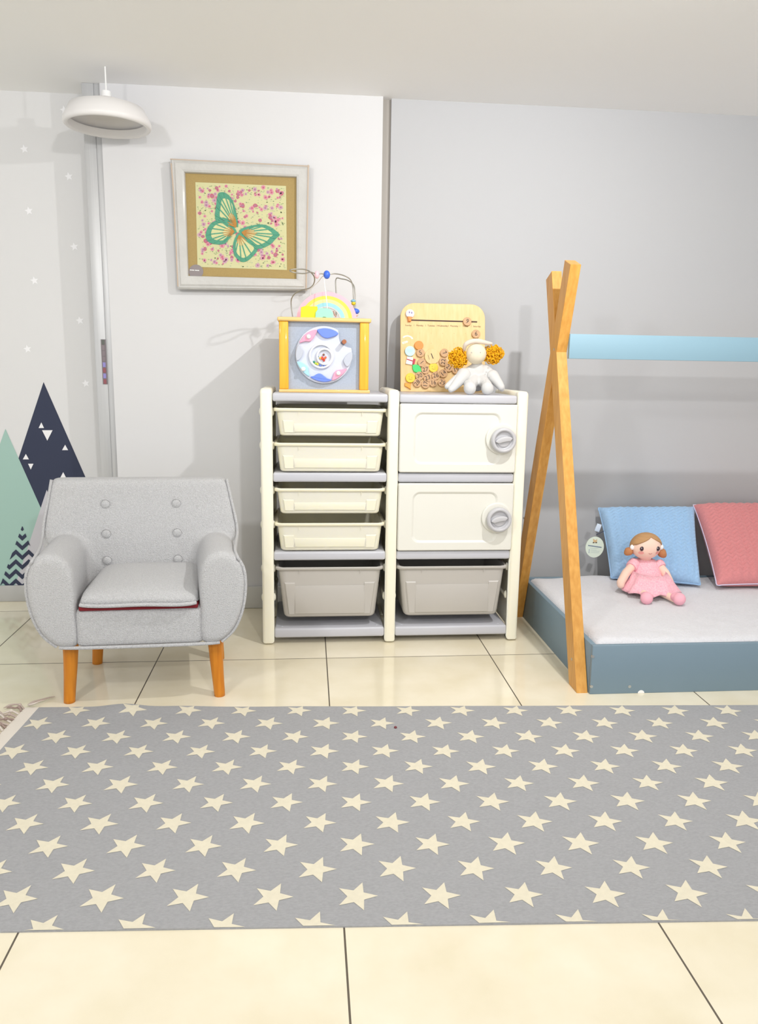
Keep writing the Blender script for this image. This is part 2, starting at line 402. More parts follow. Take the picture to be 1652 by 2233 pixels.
for bay, (x0, x1) in enumerate(XB):
    for k, (z0, z1) in enumerate(((.986, 1.019), (.671, .708), (.352, .388), (.026, .067))):
        m = MB(); a, c = x0+.001, x1-.001; y0 = YF+.006
        m.box((a, y0, z0), (c, YB-.005, z1), 0, bev=.0085, seg=3)
        if k == 3:
            for sx in (a+.03, c-.03): m.cyl((sx, y0+.03, z1-.002), (sx, y0+.03, z1+.0015), .006, .005)
        m.build('shelf', M['gplast'], rack)
# doors
for z0, z1, kx, kz in ((.712, .984, at(1097, 960, 3.0).x, at(1097, 960, 3.0).z), (.392, .668, at(1087, 1133, 3.0).x, at(1087, 1133, 3.0).z)):
    m = MB(); x0, x1 = XB[1][0]-.002, XB[1][1]+.012
    XA, XZ = x0+.004, x1-.012
    o_ = rrect(XA+.004, XZ-.004, z0+.004, z1-.004, .006, 6); o1_ = rrect(XA, XZ, z0, z1, .008, 6)
    i1_ = rrect(x0+.062, x1-.079, z0+.036, z1-.036, .030, 6); i2_ = rrect(x0+.068, x1-.085, z0+.042, z1-.042, .026, 6); i0_ = rrect(x0+.059, x1-.076, z0+.033, z1-.033, .032, 6)
    al = [[Vector((a, yy, b2)) for a, b2 in L_] for L_, yy in ((o1_, YF+.03), (o1_, YF), (o_, YF-.005), (i0_, YF-.005), (i1_, YF-.0035), (i2_, YF+.0015))]; n = len(al[0])
    m.add([p for L_ in al for p in L_], [[k*n+i, k*n+(i+1) % n, (k+1)*n+(i+1) % n, (k+1)*n+i] for k in range(5) for i in range(n)]); m.add(al[5], [list(range(n))]); m.add(al[0], [list(range(n))[::-1]])
    q2 = [(kx-.004+.062*math.cos(t), kz+.004+.062*math.sin(t)) for t in np.linspace(0, 2*PI, 40, endpoint=False)]
    m.prism(q2, 1, YF-.0105, YF+.002, 0, bev=.005)
    d = m.build('cabinet_door', M['door'], rack)
    tf = Matrix.Rotation(PI/2, 3, 'X')
    m = MB(); r = .050
    m.lathe([(0, -.004), (r*.55, -.004), (r*.70, -.004), (r*.72, .006), (r*.8, .010), (r*.93, .009), (r, .003), (r, -.012), (r*.9, -.02), (r*.62, -.022), (r*.55, -.05)], (kx, YF-.035, kz), 0, 40, tf)
    # bar grip with half-moon scoop
    R2 = Matrix.Rotation(-math.radians(12), 3, 'Y')
    grip = [(r*.68*math.cos(t), r*.30*math.sin(t)) for t in np.linspace(0, PI, 14)]+[(-r*.45, -r*.16), (0, -r*.12), (r*.45, -r*.16)]
    m.prism([(a, b2) for a, b2 in grip], 1, -.012, .006, 0, bev=.003, tf=Matrix.Translation((kx, YF-.034, kz)) @ R2.to_4x4(), sm=True)
    m.prism([(r*.50*math.cos(t), r*.45*math.sin(t)-.004) for t in np.linspace(PI, 2*PI, 14)], 1, -.002, .006, 0, bev=.002, tf=Matrix.Translation((kx, YF-.034, kz)) @ R2.to_4x4(), sm=True)
    m.build('knob', M['knob'], d)

def bin_(name, label, x0, x1, ztop, zbot, inset, m_, group, th=.003, rimh=.013, cat='tray', deep=False):
    xc = (x0+x1)/2; ya, yb = YF+.004, YB-.03
    t = thing(name, label, cat, (xc, (ya+yb)/2, zbot), 0, group)
    def ring(z, ins, r=.03, off=0): return [Vector((a, b2, z)) for a, b2 in rrect(x0+ins+off, x1-ins-off, ya+ins*.35+off, yb-ins*.35-off, r, 5)]
    rings = [ring(ztop-.002, .010), ring(zbot+.02, inset*.88), ring(zbot+.006, inset*.97, .026), ring(zbot, inset+.006, .022)]
    inner = [ring(zbot+.003, inset+.008, .022), ring(zbot+.01, inset+.003, .026), ring(ztop-.001, .013)]
    m = MB(); n = len(rings[0]); al = rings+inner; vs = [p for r in al for p in r]
    m.add(vs, [[k*n+i, k*n+(i+1) % n, (k+1)*n+(i+1) % n, (k+1)*n+i] for k in range(len(al)-1) for i in range(n)], 0, True)
    m.add(rings[3], [list(range(n))], 0); m.add(inner[0], [list(range(n))[::-1]], 0)
    # front relief: two corner pads and a middle field
    hgt = ztop-zbot
    def fy(z): tt = (ztop-z)/hgt; return ya+(.010+(inset-.010)*tt)*.35
    def fx(z): tt = (ztop-z)/hgt; return .010+(inset-.010)*tt
    zt, zl = ztop-hgt*(.30 if deep else .42), zbot+.012
    for sx in (0, 1):
        for zz0, zz1, w0, w1 in ((zl, zt, .018, .060),):
            def P(u, z, d): xx = (x0+fx(z)+u) if sx == 0 else (x1-fx(z)-u); return Vector((xx, fy(z)-d, z))
            a4 = [P(w0, zz1, .0), P(w1, zz1, .0), P(w1, zz0, .0), P(w0, zz0, .0)]; b4 = [P(w0+.004, zz1-.005, .004), P(w1, zz1-.005, .004), P(w1, zz0+.002, .004), P(w0+.004, zz0+.002, .004)]
            m.add(a4+b4, [[4, 5, 6, 7], [0, 1, 5, 4], [1, 2, 6, 5], [2, 3, 7, 6], [3, 0, 4, 7]], 0)
    for u in (.13, .87):
        xx = x0+(x1-x0)*(.22 if u < .5 else .78); zz = ztop-.012
        m.box((xx-.0012, fy(zz)-.004, zz-.014), (xx+.0012, fy(zz)+.003, zz), 0)
    zz = zt-.002; m.box((x0+fx(zz)+.06, fy(zz)-.0025, zl+.004), (x1-fx(zz)-.06, fy(zl)+.001, zz-.012), 0, bev=.001)
    m.build('tub', m_, t)
    m = MB()
    path = ring(ztop-rimh/2, 0, .03); 
    o1 = ring(ztop, .002, .028); o2 = ring(ztop-rimh, .0, .03); o3 = ring(ztop-rimh, .005, .026); i1 = ring(ztop, .012, .02)
    al = [i1, o1, [p+Vector((0, 0, -.003)) for p in ring(ztop, -.0005, .03)], o2, o3]; vs = [p for r in al for p in r]; n = len(i1)
    m.add(vs, [[k*n+i, k*n+(i+1) % n, (k+1)*n+(i+1) % n, (k+1)*n+i] for k in range(4) for i in range(n)], 0, True)
    m.build('rim', m_, t)
    return t
gr = 'shallow cream trays in the left bay of the rack'
for z1, z0, lb in ((.961, .853, 'shallow cream plastic tray, topmost in the left bay just under the top shelf'),
                   (.826, .712, 'shallow cream plastic tray resting above the upper middle grey shelf'),
                   (.646, .543, 'shallow cream plastic tray hanging just below the upper middle grey shelf'),
                   (.506, .392, 'shallow cream plastic tray just above the lower grey shelf, lowest of the cream ones')):
    bin_('storage_tray', lb, -.131, .311, z1, z0, .024, M['tray'], gr)
bin_('storage_bin', 'deep warm grey plastic bin at the bottom of the open left bay', -.129, .309, .324, .112, .034, M['gbin'], 'deep grey bins at the bottom of the rack', cat='bin', deep=True)
bin_('storage_bin', 'deep warm grey plastic bin at the bottom under the two white doors', .364, .824, .324, .112, .034, M['gbin'], 'deep grey bins at the bottom of the rack', cat='bin', deep=True)

# ------------------------------------------------------------------ armchair
ch = thing('armchair', 'light grey boucle armchair with buttoned back and short tapered amber legs', 'armchair', (-.547, 2.468, 0), math.radians(3))
def loft(secs, mi=0, cap=True, m=None):
    m = m or MB(); n = len(secs[0]); vs = [p for s_ in secs for p in s_]
    m.add(vs, [[k*n+i, k*n+(i+1) % n, (k+1)*n+(i+1) % n, (k+1)*n+i] for k in range(len(secs)-1) for i in range(n)], mi, True)
    if cap: m.add(list(secs[0]), [list(range(n))]); m.add(list(secs[-1]), [list(range(n))[::-1]])
    return m
prof = [(.215, .207), (.262, .212), (.302, .250), (.328, .305), (.341, .365), (.344, .42), (.338, .465), (.320, .500), (.29, .520), (.255, .522), (.222, .505), (.200, .465), (.195, .40), (.195, .30), (.196, .22)]
m = MB()
for sgn in (-1, 1):
    pr = [(a*sgn, b2) for a, b2 in smooth2(prof, 3)]
    cx = sum(a for a, _ in pr)/len(pr); cz = sum(b2 for _, b2 in pr)/len(pr)
    secs = []
    for y, k, dz in ((.0, .90, 0), (.008, .965, 0), (.025, 1, 0), (.12, 1.0, -.004), (.25, 1.0, -.012), (.40, .99, -.02), (.50, .96, -.02), (.56, .85, -.02)):
        secs.append([Vector((cx+(a-cx)*k, y, cz+(b2-cz)*k+dz*(b2 > .4))) for a, b2 in pr])
    loft(secs, m=m)
    # soft gusset filling the corner between arm and back
    for t in np.linspace(0, 1, 9): m.sphere((sgn*(.235+.02*t), .40+.03*t, .34+.10*t), (.070, .080, .055), 0, 14, 10)
    for t in np.linspace(0, 1, 7): m.sphere((sgn*.272, .22+.2*t, .446+.004*t*t), (.056, .05, .046), 0, 14, 10)
def bsec(z, hw, yf, th):
    pts = rrect(-hw, hw, yf, yf+th, [.03, .03, .02, .02], 5)
    return [Vector((a, b2+.02*(abs(a)/hw)**2*-1, z)) for a, b2 in pts]
secs = [bsec(.215, .26, .43, .11), bsec(.30, .315, .42, .13), bsec(.40, .345, .425, .14), bsec(.47, .357, .435, .14), bsec(.53, .352, .448, .13), bsec(.62, .334, .470, .115), bsec(.68, .321, .482, .10), bsec(.692, .319, .490, .08), bsec(.696, .313, .498, .06)]
loft(secs, m=m)
for p in m.v: p.x -= .11*max(p.y, 0)
bk = m.build('back_and_arms', M['boucle'], ch, world=False); soft(bk, .0085, 9)
for sgn in (-1, 1):
    m = MB(); e = [Vector((a*sgn*1.003, .016, b2)) for a, b2 in smooth2(prof[1:8], 3, False)]
    m.tube([p+Vector((0, random.uniform(-.001, .001), 0)) for p in e]+[Vector((sgn*.318, .10, .506)), Vector((sgn*.332, .25, .498)), Vector((sgn*.350, .41, .50)), Vector((sgn*.346, .436, .55)), Vector((sgn*.332, .458, .62)), Vector((sgn*.318, .475, .695))], .0055, n=8)
    for p in m.v: p.x -= .11*max(p.y, 0)
    m.build('piping', M['boucle'], bk, world=False)
for z in (.605, .497, .400):
    for x in (-.128, .128):
        y = np.interp(z, [.40, .47, .53, .62], [.425, .435, .448, .470])-.017
        m = MB(); m.sphere((x, y-.001, z), (.0165, .009, .0165), 0, 20, 12)
        m.tube([Vector((x+.019*math.cos(t), y-.0, z+.019*math.sin(t))) for t in np.linspace(0, 2*PI, 14, endpoint=False)], .0022, n=6, closed=True, smooth=0)
        for p in m.v: p.x -= .11*p.y
        m.build('button', M['boucle'], bk, world=False)
o = MB().box((-.205, .006, .207), (.205, .52, .338), 0, bev=.02, seg=3).build('base', M['boucle'], ch, world=False); soft(o, .008, 2)
m = MB(); m.tube([Vector((-.255, .014, .210)), Vector((-.20, .008, .209)), Vector((0, .006, .2085)), Vector((.20, .008, .209)), Vector((.255, .014, .210))], .006)
m.build('piping', M['boucle'], o, world=False)
# seat cushion
def pillow_pts(n, T, e=.42):
    vs = []
    for s_ in (1, -1):
        for j in range(n+1):
            for i in range(n+1):
                u, v_ = -1+2*i/n, -1+2*j/n; t = max((1-abs(u)**6)*(1-abs(v_)**6), 0)**e; vs.append((u, v_, s_*t*T))
    N = (n+1)**2; fs = []
    for j in range(n):
        for i in range(n):
            a = j*(n+1)+i; fs.append([a, a+1, a+n+2, a+n+1]); fs.append([N+a, N+a+n+1, N+a+n+2, N+a+1])
    return vs, fs
vs, fs = pillow_pts(36, .034, .40)
def cw(u, v_, z):
    rr = .07; x = u*.194; y = .215+v_*.222
    # rounded corners
    ax, ay = abs(u), abs(v_)
    k = 1-.06*(ax**6)*(ay**6); x *= k; y = .215+(y-.215)*k
    if z > 0: z *= 1.15+.3*(1-u*u)*(1-v_*v_)
    else: z *= .2
    return Vector((x, y-.004*math.sin(u*3), .356+z+.0015*math.sin(u*5+1)*(v_ < 0)))
m = MB().add([cw(*p) for p in vs], fs, 0, True); sc = m.build('seat_cushion', M['boucle'], ch, world=False, merge=True)
m = MB(); m.tube([cw(u, -1, 0)+Vector((0, -.002, -.002)) for u in np.linspace(-1, 1, 20)], .0065, n=8); m.build('piping', M['boucle'], sc, world=False)
o = MB().box((-.188, .004, .334), (.188, .40, .349), 0, bev=.004).build('cushion_lining', M['red'], sc, world=False); o['label'] = 'dark red lining strip'
for x, y, sx in ((-.235, .075, -1), (.235, .075, 1), (-.215, .42, -1), (.215, .42, 1)):
    m = MB(); m.tube([Vector((x, y, .225)), Vector((x+sx*.004, y-.004, .13)), Vector((x+sx*.012, y-.012, .012)), Vector((x+sx*.012, y-.012, 0))], [.027, .026, .024, .023, .0215, .020, .019, .0185, .018, .0175, .014], n=20)
    m.build('leg', M['legwood'], ch, world=False)

# ------------------------------------------------------------------ teepee bed
bed = thing('teepee_floor_bed', 'blue-grey low floor bed with crossed wooden teepee poles and a ridge board', 'bed', (1.7, 2.93, 0))
X0 = .988; X1 = 2.40; Y0, Y1 = 2.478, 3.375; ZB = .180
side = MB().box((X0, Y0+.018, .0), (X0+.018, Y1, ZB), 0, bev=.0015).build('side_board', M['blue'], bed)
fb = MB().box((X0+.001, Y0, .0), (X1, Y0+.018, ZB), 0, bev=.0015).build('front_board', M['blue'], bed)
MB().box((X0+.018, Y1-.018, .0), (X1, Y1, ZB), 0, bev=.0015).build('back_board', M['blue'], bed)
MB().box((X1-.018, Y0+.018, .0), (X1, Y1-.018, ZB), 0, bev=.0015).build('side_board', M['blue'], bed)
MB().box((X0+.02, Y0+.02, .03), (X1-.02, Y1-.02, .06), 0).build('slat_base', M['pine'], bed)
for x, y in ((1292, 1432), (1289, 1497), (1372, 1497)):
    p = at(x, y, Y0); MB().cyl((p.x, Y0-.0015, p.z), (p.x, Y0+.004, p.z), .0055).build('screw', M['screw'], fb)
p = at(1397, 1510, Y0); m = MB(); m.prism([(p.x+.012*math.cos(t), .0005+.011*math.sin(t)) for t in np.linspace(0, PI, 12)], 1, Y0-.001, Y0+.001); m.build('sticker', M['white'], fb)
def pole(xa, y0, y1, zt, w=.078, flat=None):
    # leaning pole, cut level at the floor, square at the top
    d = Vector((y1-y0, zt)).normalized(); n = Vector((d.y, -d.x)); hw = w
    top0 = Vector((y1, zt)); top1 = top0+Vector((w/ abs(d.y), 0))
    t1 = top0+n*w*abs(d.y)*1.0
    pts = [(y0, 0), (y0+w/abs(d.y), 0), (t1.x, t1.y), (top0.x, top0.y)]
    m = MB().prism(pts, 0, xa, xa+.040, 0, bev=.0015)
    return m
for xa, inner in ((.946, 1), (X1+.002, 0)):
    f = pole(xa, 2.490, 3.052, 1.50); a = f.build('pole', M['pine'], bed)
    m = MB().cyl((xa-.001, 2.56, .10), (xa+.002, 2.56, .10), .005).build('bolt', M['screw'], a)
    g2 = pole(xa+.0006, 3.335, 2.832, 1.498); a = g2.build('pole', M['pine'], bed)
    m = MB().cyl((xa-.001, 2.965, 1.20), (xa+.002, 2.965, 1.20), .005).build('bolt', M['screw'], a)
    m = MB().cyl((xa-.001, 3.26, .48), (xa+.002, 3.26, .48), .005).build('bolt', M['screw'], a)
zt = at(1300, 729, 2.9).z; zb2 = at(1300, 783, 2.9).z
MB().box((.986, 2.905, zb2), (X1+.002, 2.925, zt), 0, bev=.001).build('ridge_board', M['bluer'], bed)
# mattress in a fleece cover
m = MB(); nx, ny = 110, 80; mt = thing('mattress', 'white fleece covered mattress lying inside the blue-grey bed frame', 'mattress', (1.7, 2.93, .06))
a0, a1, c0, c1 = X0+.022, X1-.022, Y0+.022, Y1-.022
def mz(x, y):
    e = min(x-a0, a1-x, y-c0, c1-y); ed = -.03*math.exp(-max(e, 0)/.012)
    return .190+ed+.006*noise.noise(Vector((x*3, y*3, 1)))+.0035*noise.noise(Vector((x*14, y*14, 3)))+.012*math.exp(-((x-1.3)/.12)**2-((y-3.3)/.08)**2)
m.add([Vector((a0+(a1-a0)*i/nx, c0+(c1-c0)*j/ny, mz(a0+(a1-a0)*i/nx, c0+(c1-c0)*j/ny))) for j in range(ny+1) for i in range(nx+1)], [[j*(nx+1)+i, j*(nx+1)+i+1, (j+1)*(nx+1)+i+1, (j+1)*(nx+1)+i] for j in range(ny) for i in range(nx)], 0, True)
m.build('fleece_cover', M['fleece'], mt)
MB().box((a0+.002, c0+.002, .062), (a1-.002, c1-.002, .165), 0, bev=.01).build('foam_core', M['fleece'], mt)

# cushions
def cushion(name, label, TL, TR, BL, BR, T, m_, edge, group=None):
    n = 110; vs, fs = pillow_pts(n, T, .55); N = (n+1)**2
    cx = (TL+TR+BL+BR)/4; nn = (TR-TL).cross(TL-BL).normalized()
    if nn.y > 0: nn = -nn
    P = []
    for u, v_, z in vs:
        a, b2 = (u+1)/2, (v_+1)/2
        pull = 1-.035*((1-abs(v_)**2)*abs(u)**4+(1-abs(u)**2)*abs(v_)**4)
        uu, vv = (u*pull+1)/2, (v_*pull+1)/2
        p = (BL*(1-uu)+BR*uu)*(1-vv)+(TL*(1-uu)+TR*uu)*vv
        if z > 0:   # cable knit: columns of chevrons, raised
            col = a*13; fcol = abs((col % 1)-.5)*2; ch_ = math.sin((b2*22+(fcol*.7))*2*PI)
            z += .0034*ch_*(1-abs(u)**10)*(1-abs(v_)**10)+.002*math.cos(fcol*PI)
        P.append(p+nn*z)
    base = min(P, key=lambda p: p.z)
    t = thing(name, label, 'cushion', (cx.x, cx.y, base.z), 0, group)
    front = [f for f in fs if max(f) < N]; back = [f for f in fs if max(f) >= N]
    MB().add(P, front, 0, True).add(P, back, 0, True).build('cover', m_, t, merge=True)
    e = [i for i in range(0, n+1, 5)]; idx = [i for i in e]+[j*(n+1)+n for j in e[1:]]+[n*(n+1)+i for i in e[::-1][1:]]+[j*(n+1) for j in e[::-1][1:-1]]
    MB().tube([P[i] for i in idx], .0028, n=6, closed=True, smooth=2).build('piping', edge, t)
    return t, nn
bl = fl(1332, 1262, .205); br = fl(1526, 1277, .205)
cb, nb = cushion('knitted_cushion', 'square sky blue knitted cushion behind the seated pink doll', at(1304, 1108, 3.50), at(1512, 1106, 3.49), bl+Vector((0, 0, .003)), br+Vector((0, 0, .003)), .062, M['bcush'], M['bcush'], 'square knitted cushions on the bed')
bl = fl(1562, 1281, .205)+Vector((0, 0, .01)) 
cushion('knitted_cushion', 'square coral pink knitted cushion leaning at the right edge of the photo', at(1511, 1101, 3.50), at(1511, 1101, 3.50)+Vector((.50, 0, .0)), bl, bl+Vector((.47, -.02, 0)), .062, M['pcush'], M['lav'], 'square knitted cushions on the bed')
p = at(1304, 1151, 3.36); MB().box((p.x-.012, p.y, p.z-.018), (p.x+.011, p.y+.002, p.z+.018), 0, bev=.0006, tf=Matrix.Translation(p) @ Matrix.Rotation(math.radians(18), 4, 'Y') @ Matrix.Translation(-p)).build('care_label', mat('label_pale_blue', 'd2e0f2', .7), cb)
# swing tag
c = at(1296, 1193, 3.24); tg = thing('swing_tag', 'pale green oval swing tag hanging from the blue cushion', 'tag', (c.x, c.y, c.z-.04))
MB().prism([(c.x+.042*math.cos(t), c.z+.0475*math.sin(t)) for t in np.linspace(0, 2*PI, 40, endpoint=False)], 1, c.y-.001, c.y+.001).build('card', mat('tag_green', 'd0dccf', .5), tg)
m = MB(); y = c.y-.0016
def tp2(u, v_): return Vector((c.x+u*.042, y, c.z+v_*.0475))
def bar(u0, v0, u1, v1, w, mi): a, b2 = tp2(u0, v0), tp2(u1, v1); k = Vector((0, 0, w)); m.add([a-k, b2-k, b2+k, a+k], [[0, 1, 2, 3]], mi)
for i in range(10): u = -.72+.148*i; bar(u, .17-.02*i, u+.11, .17-.02*(i+1), .0022, 0)
for i, (u0, u1, v_) in enumerate(((-.5, .4, -.08), (-.42, .2, -.25), (-.42, .55, -.38), (-.42, .5, -.52))): bar(u0, v_, u1, v_-.02, .0006, 1)
for v_ in (-.25, -.38, -.52): bar(-.64, v_, -.54, v_, .0016, 2)
m.add([tp2(-.25, .82), tp2(.02, .66), tp2(.2, .78), tp2(.2, .52), tp2(.02, .44), tp2(-.2, .52)], [[0, 1, 4, 5], [1, 2, 3, 4]], 3)
m.add([tp2(-.16+.11*math.cos(t), .44+.07*math.sin(t)) for t in np.linspace(0, 2*PI, 10, endpoint=False)], [list(range(10))], 4)
m.add([tp2(.12+.11*math.cos(t), .44+.07*math.sin(t)) for t in np.linspace(0, 2*PI, 10, endpoint=False)], [list(range(10))], 4)
m.build('print', [mat('tag_navy', '3f5580', .6), mat('tag_grey', 'a9bdc0', .6), mat('tag_slate', '7f93ae', .6), mat('tag_tan', 'cdb083', .6), mat('tag_dark', '6a6050', .6)], tg)
MB().tube([at(1300, 1166, c.y+.002), at(1306, 1163, c.y+.03), at(1316, 1158, 3.36)], .0016).build('string', M['navy'], tg)

# ------------------------------------------------------------------ pink doll
SK = mat('doll_skin', 'f6d3c1', .85, .15, bump=.0003, bscale=900, sheen=.2)
PK = mat('pink_dress_fabric', 'f2a9ba', .9, .1, var=.12, vscale=180, col2='f8ccd4', bump=.0006, bscale=500)
SH = mat('pink_plush_shoe', 'f3b4c2', .9, .1, bump=.0006, bscale=600)
HR = mat('brown_doll_hair', 'c0966a', .8, .2, var=.15, vscale=14, stretch=(1, 1, 8)); HR2 = mat('auburn_doll_hair', 'bd7f52', .8)
Yh = 3.12
feetL = fl(1409, 1309, .205); feetR = fl(1478, 1311, .205); neck = at(1407, 1219, 3.13); hipc = fl(1412, 1270, .215); hipc.y = 3.08
hipc = Vector((at(1410, 1268, 3.07).x, 3.07, .24)); head = at(1407.5, 1191, 3.11)
doll = thing('cloth_doll', 'seated cloth doll with brown pigtails in a pink dress against the blue cushion', 'doll', (hipc.x, hipc.y, .19))
shL = at(1383, 1229, 3.12); shR = at(1434, 1230, 3.12)
eL = at(1364, 1250, 3.08); haL = at(1353, 1270, 3.05); eR = at(1450, 1250, 3.08); haR = at(1460, 1271, 3.05)
b = blob([(hipc, .036, neck+Vector((0, 0, -.02)), .022), (neck+Vector((0, 0, -.02)), .022, head, .03), (shL, .018, eL, .019), (eL, .019, haL, .018), (haL, .018, haL+Vector((-.001, -.004, -.01)), .016),
          (shR, .018, eR, .019), (eR, .019, haR, .018), (haR, .018, haR+Vector((.001, -.004, -.01)), .016), (shL, .015, shR, .015),
          (hipc+Vector((-.02, -.02, -.008)), .022, at(1402, 1290, 2.99), .016), (at(1402, 1290, 2.99), .016, feetL, .014), (hipc+Vector((.025, -.02, -.008)), .022, at(1440, 1291, 2.99), .017), (at(1440, 1291, 2.99), .017, feetR, .014)])
b.sphere(head, (.064, .052, .056), 0, 24, 16)
soft(b.build('body', SK, doll), .004, 5)
for q3, s in ((feetL, -1), (feetR, 1)):
    p = q3+Vector((.002*s, -.004, .010)); m = MB(); m.sphere(p, (.026, .024, .026), 0, 20, 14); m.sphere(p+Vector((-.006*s if s > 0 else .004, .02, .002)), (.021, .022, .02), 0, 16, 10)
    soft(m.build('shoe', SH, doll), .004, 4)
# dress: bodice and flared ruffled skirt
m = MB(); rows = []
top = neck+Vector((0, 0, -.008)); nn_ = 48
for t, z, rx, ry, dy in ((0, top.z+.012, .026, .026, 0), (.03, top.z+.006, .040, .036, 0), (.07, top.z-.008, .055, .042, -.003), (.2, top.z-.03, .056, .052, -.006), (.5, top.z-.065, .060, .064, -.02), (.7, .285, .068, .072, -.035), (.85, .252, .090, .080, -.055), (1, .222, .114, .100, -.062), (1.1, .212, .122, .106, -.064)):
    cy_ = neck.y+(hipc.y-neck.y)*min(t*1.2, 1)+dy*.4; cx_ = neck.x+(hipc.x-neck.x)*t+.006*t
    row = []
    for i in range(nn_):
        a = 2*PI*i/nn_; rf = 1+(.05*math.sin(a*9)+.03*math.sin(a*14+1))*max(0, (t-.5)*2)
        row.append(Vector((cx_+rx*math.cos(a)*rf, cy_+ry*math.sin(a)*rf, max(z+(.005*math.sin(a*7) if t > .9 else 0), .2))))
    rows.append(row)
n = nn_; vs = [p for r in rows for p in r]
m.add(vs, [[k*n+i, k*n+(i+1) % n, (k+1)*n+(i+1) % n, (k+1)*n+i] for k in range(len(rows)-1) for i in range(n)], 0, True)
dr = m.build('dress', PK, doll); so = dr.modifiers.new('thick', 'SOLIDIFY'); so.thickness = .003
for sh, el in ((shL, eL), (shR, eR)):
    m = MB(); d = (el-sh)*.55; m.tube([sh+Vector((0, .002, .004))-d*.3, sh+d*.3, sh+d*.75], [.014, .024, .026, .0265, .026, .025, .024], n=16); m.build('sleeve', PK, dr)
hf = Vector((0, -1, 0))
m = MB(); R = Matrix.Rotation(0, 3, 'X')
# hair cap: shell of the head with a parted fringe
for i in range(40):
    for j in range(26):
        pass
def hs(a, e, k=1.06): return head+Vector((.064*k*math.cos(e)*math.sin(a), -.052*k*math.cos(e)*math.cos(a), .056*k*math.sin(e)))
A = np.linspace(-PI, PI, 49); vs = []
for a in A:
    aa = abs(a); side_ = a-.12
    lo = .95-.75*min(abs(side_)/1.15, 1)**.8 if aa < 1.25 else (.15-.9*min((aa-1.25)/.7, 1))
    for j in range(13): vs.append(hs(a, lo+(PI/2-lo)*j/12, 1.07 if j else 1.03))
m.add(vs, [[i*13+j, (i+1)*13+j, (i+1)*13+j+1, i*13+j+1] for i in range(48) for j in range(12)], 0, True)
hr = m.build('hair', HR, doll); so = hr.modifiers.new('thick', 'SOLIDIFY'); so.thickness = .004
for x, y, s in ((1368, 1204, -1), (1445, 1209, 1)):
    p = at(x, y, 3.11); c0_ = head+Vector((s*.062, .004, -.012)); m = MB()
    m.tube([c0_, c0_.lerp(p, .5)+Vector((0, 0, -.001)), p, p+Vector((s*.012, 0, -.010))], [.010, .015, .018, .019, .017, .013, .005], n=14); m.build('pigtail', HR2, hr)
    MB().sphere(head+Vector((s*.064, -.010, -.002)), (.010, .008, .012), 0, 14, 10).build('hair_bobble', M['white'], hr)
for s, ex in ((-1, -.036), (1, .034)):
    p = head+Vector((ex, -.052*math.sqrt(max(0, 1-(ex/.064)**2-(.000/.056)**2))-.000, -.001)); m = MB(); m.sphere(p, (.0088, .004, .0098), 0, 16, 10); m.sphere(p+Vector((-.003, -.0035, .003)), .0018, 1, 8, 6); m.build('eye', [mat('doll_eye', '3a2630', .3), M['white']], doll)
def face(x, z, k=1.015): return head+Vector((x, -.052*k*math.sqrt(max(0, 1-(x/.064)**2-(z/.056)**2)), z))
MB().tube([face(-.007+.0, -.020, 1.01), face(0, -.0235, 1.01), face(.007, -.020, 1.01)], .0009, n=6).build('mouth', mat('doll_mouth', 'c0716c', .7), doll)
for x in (-.036, .036): m = MB(); m.add([face(x+.010*math.cos(t), -.020+.007*math.sin(t), 1.012) for t in np.linspace(0, 2*PI, 14, endpoint=False)], [list(range(14))]); m.build('cheek', mat('doll_blush', 'f0a59d', .9), doll)

# ------------------------------------------------------------------ activity cube
cy0 = 3.10; cub = thing('activity_cube', 'wooden activity cube with bead wires and pinwheel maze on the left rack top', 'toy', (.066, 3.26, 1.019), math.radians(.6))
cxl, cxr, cz0, cz1 = -.1095, .2415, 1.019, 1.308; D = .32
MB().box((cxl-.006, cy0-.006, cz1-.0155), (cxr+.008, cy0+D, cz1), 0, bev=.004).build('top_board', M['birchx'], cub)
MB().box((cxl-.002, cy0-.006, cz0), (cxr+.006, cy0+D, cz0+.0125), 0, bev=.003).build('bottom_board', M['birchx'], cub)
for x in (cxl, cxr-.036):
    for y in (cy0, cy0+D-.045): MB().box((x, y, cz0+.0125), (x+.036, y+.036, cz1-.0155), 0, bev=.004).build('post', M['oak'], cub)
PB = mat('pale_blue_panel', 'b0bccf', .55, .3, var=.12, vscale=180)
MB().box((cxl+.03, cy0+.022, cz0+.0125), (cxr-.03, cy0+.03, cz1-.0155)).build('front_panel', PB, cub)
for x in (cxl+.012, cxr-.02): MB().box((x, cy0+.03, cz0+.0125), (x+.008, cy0+D-.04, cz1-.0155)).build('end_panel', PB, cub)
MB().box((cxl+.03, cy0+D-.03, cz0+.0125), (cxr-.03, cy0+D-.022, cz1-.0155)).build('back_panel', PB, cub)
WY = cy0+.004
wc = at(706, 774, WY); Rw = .111
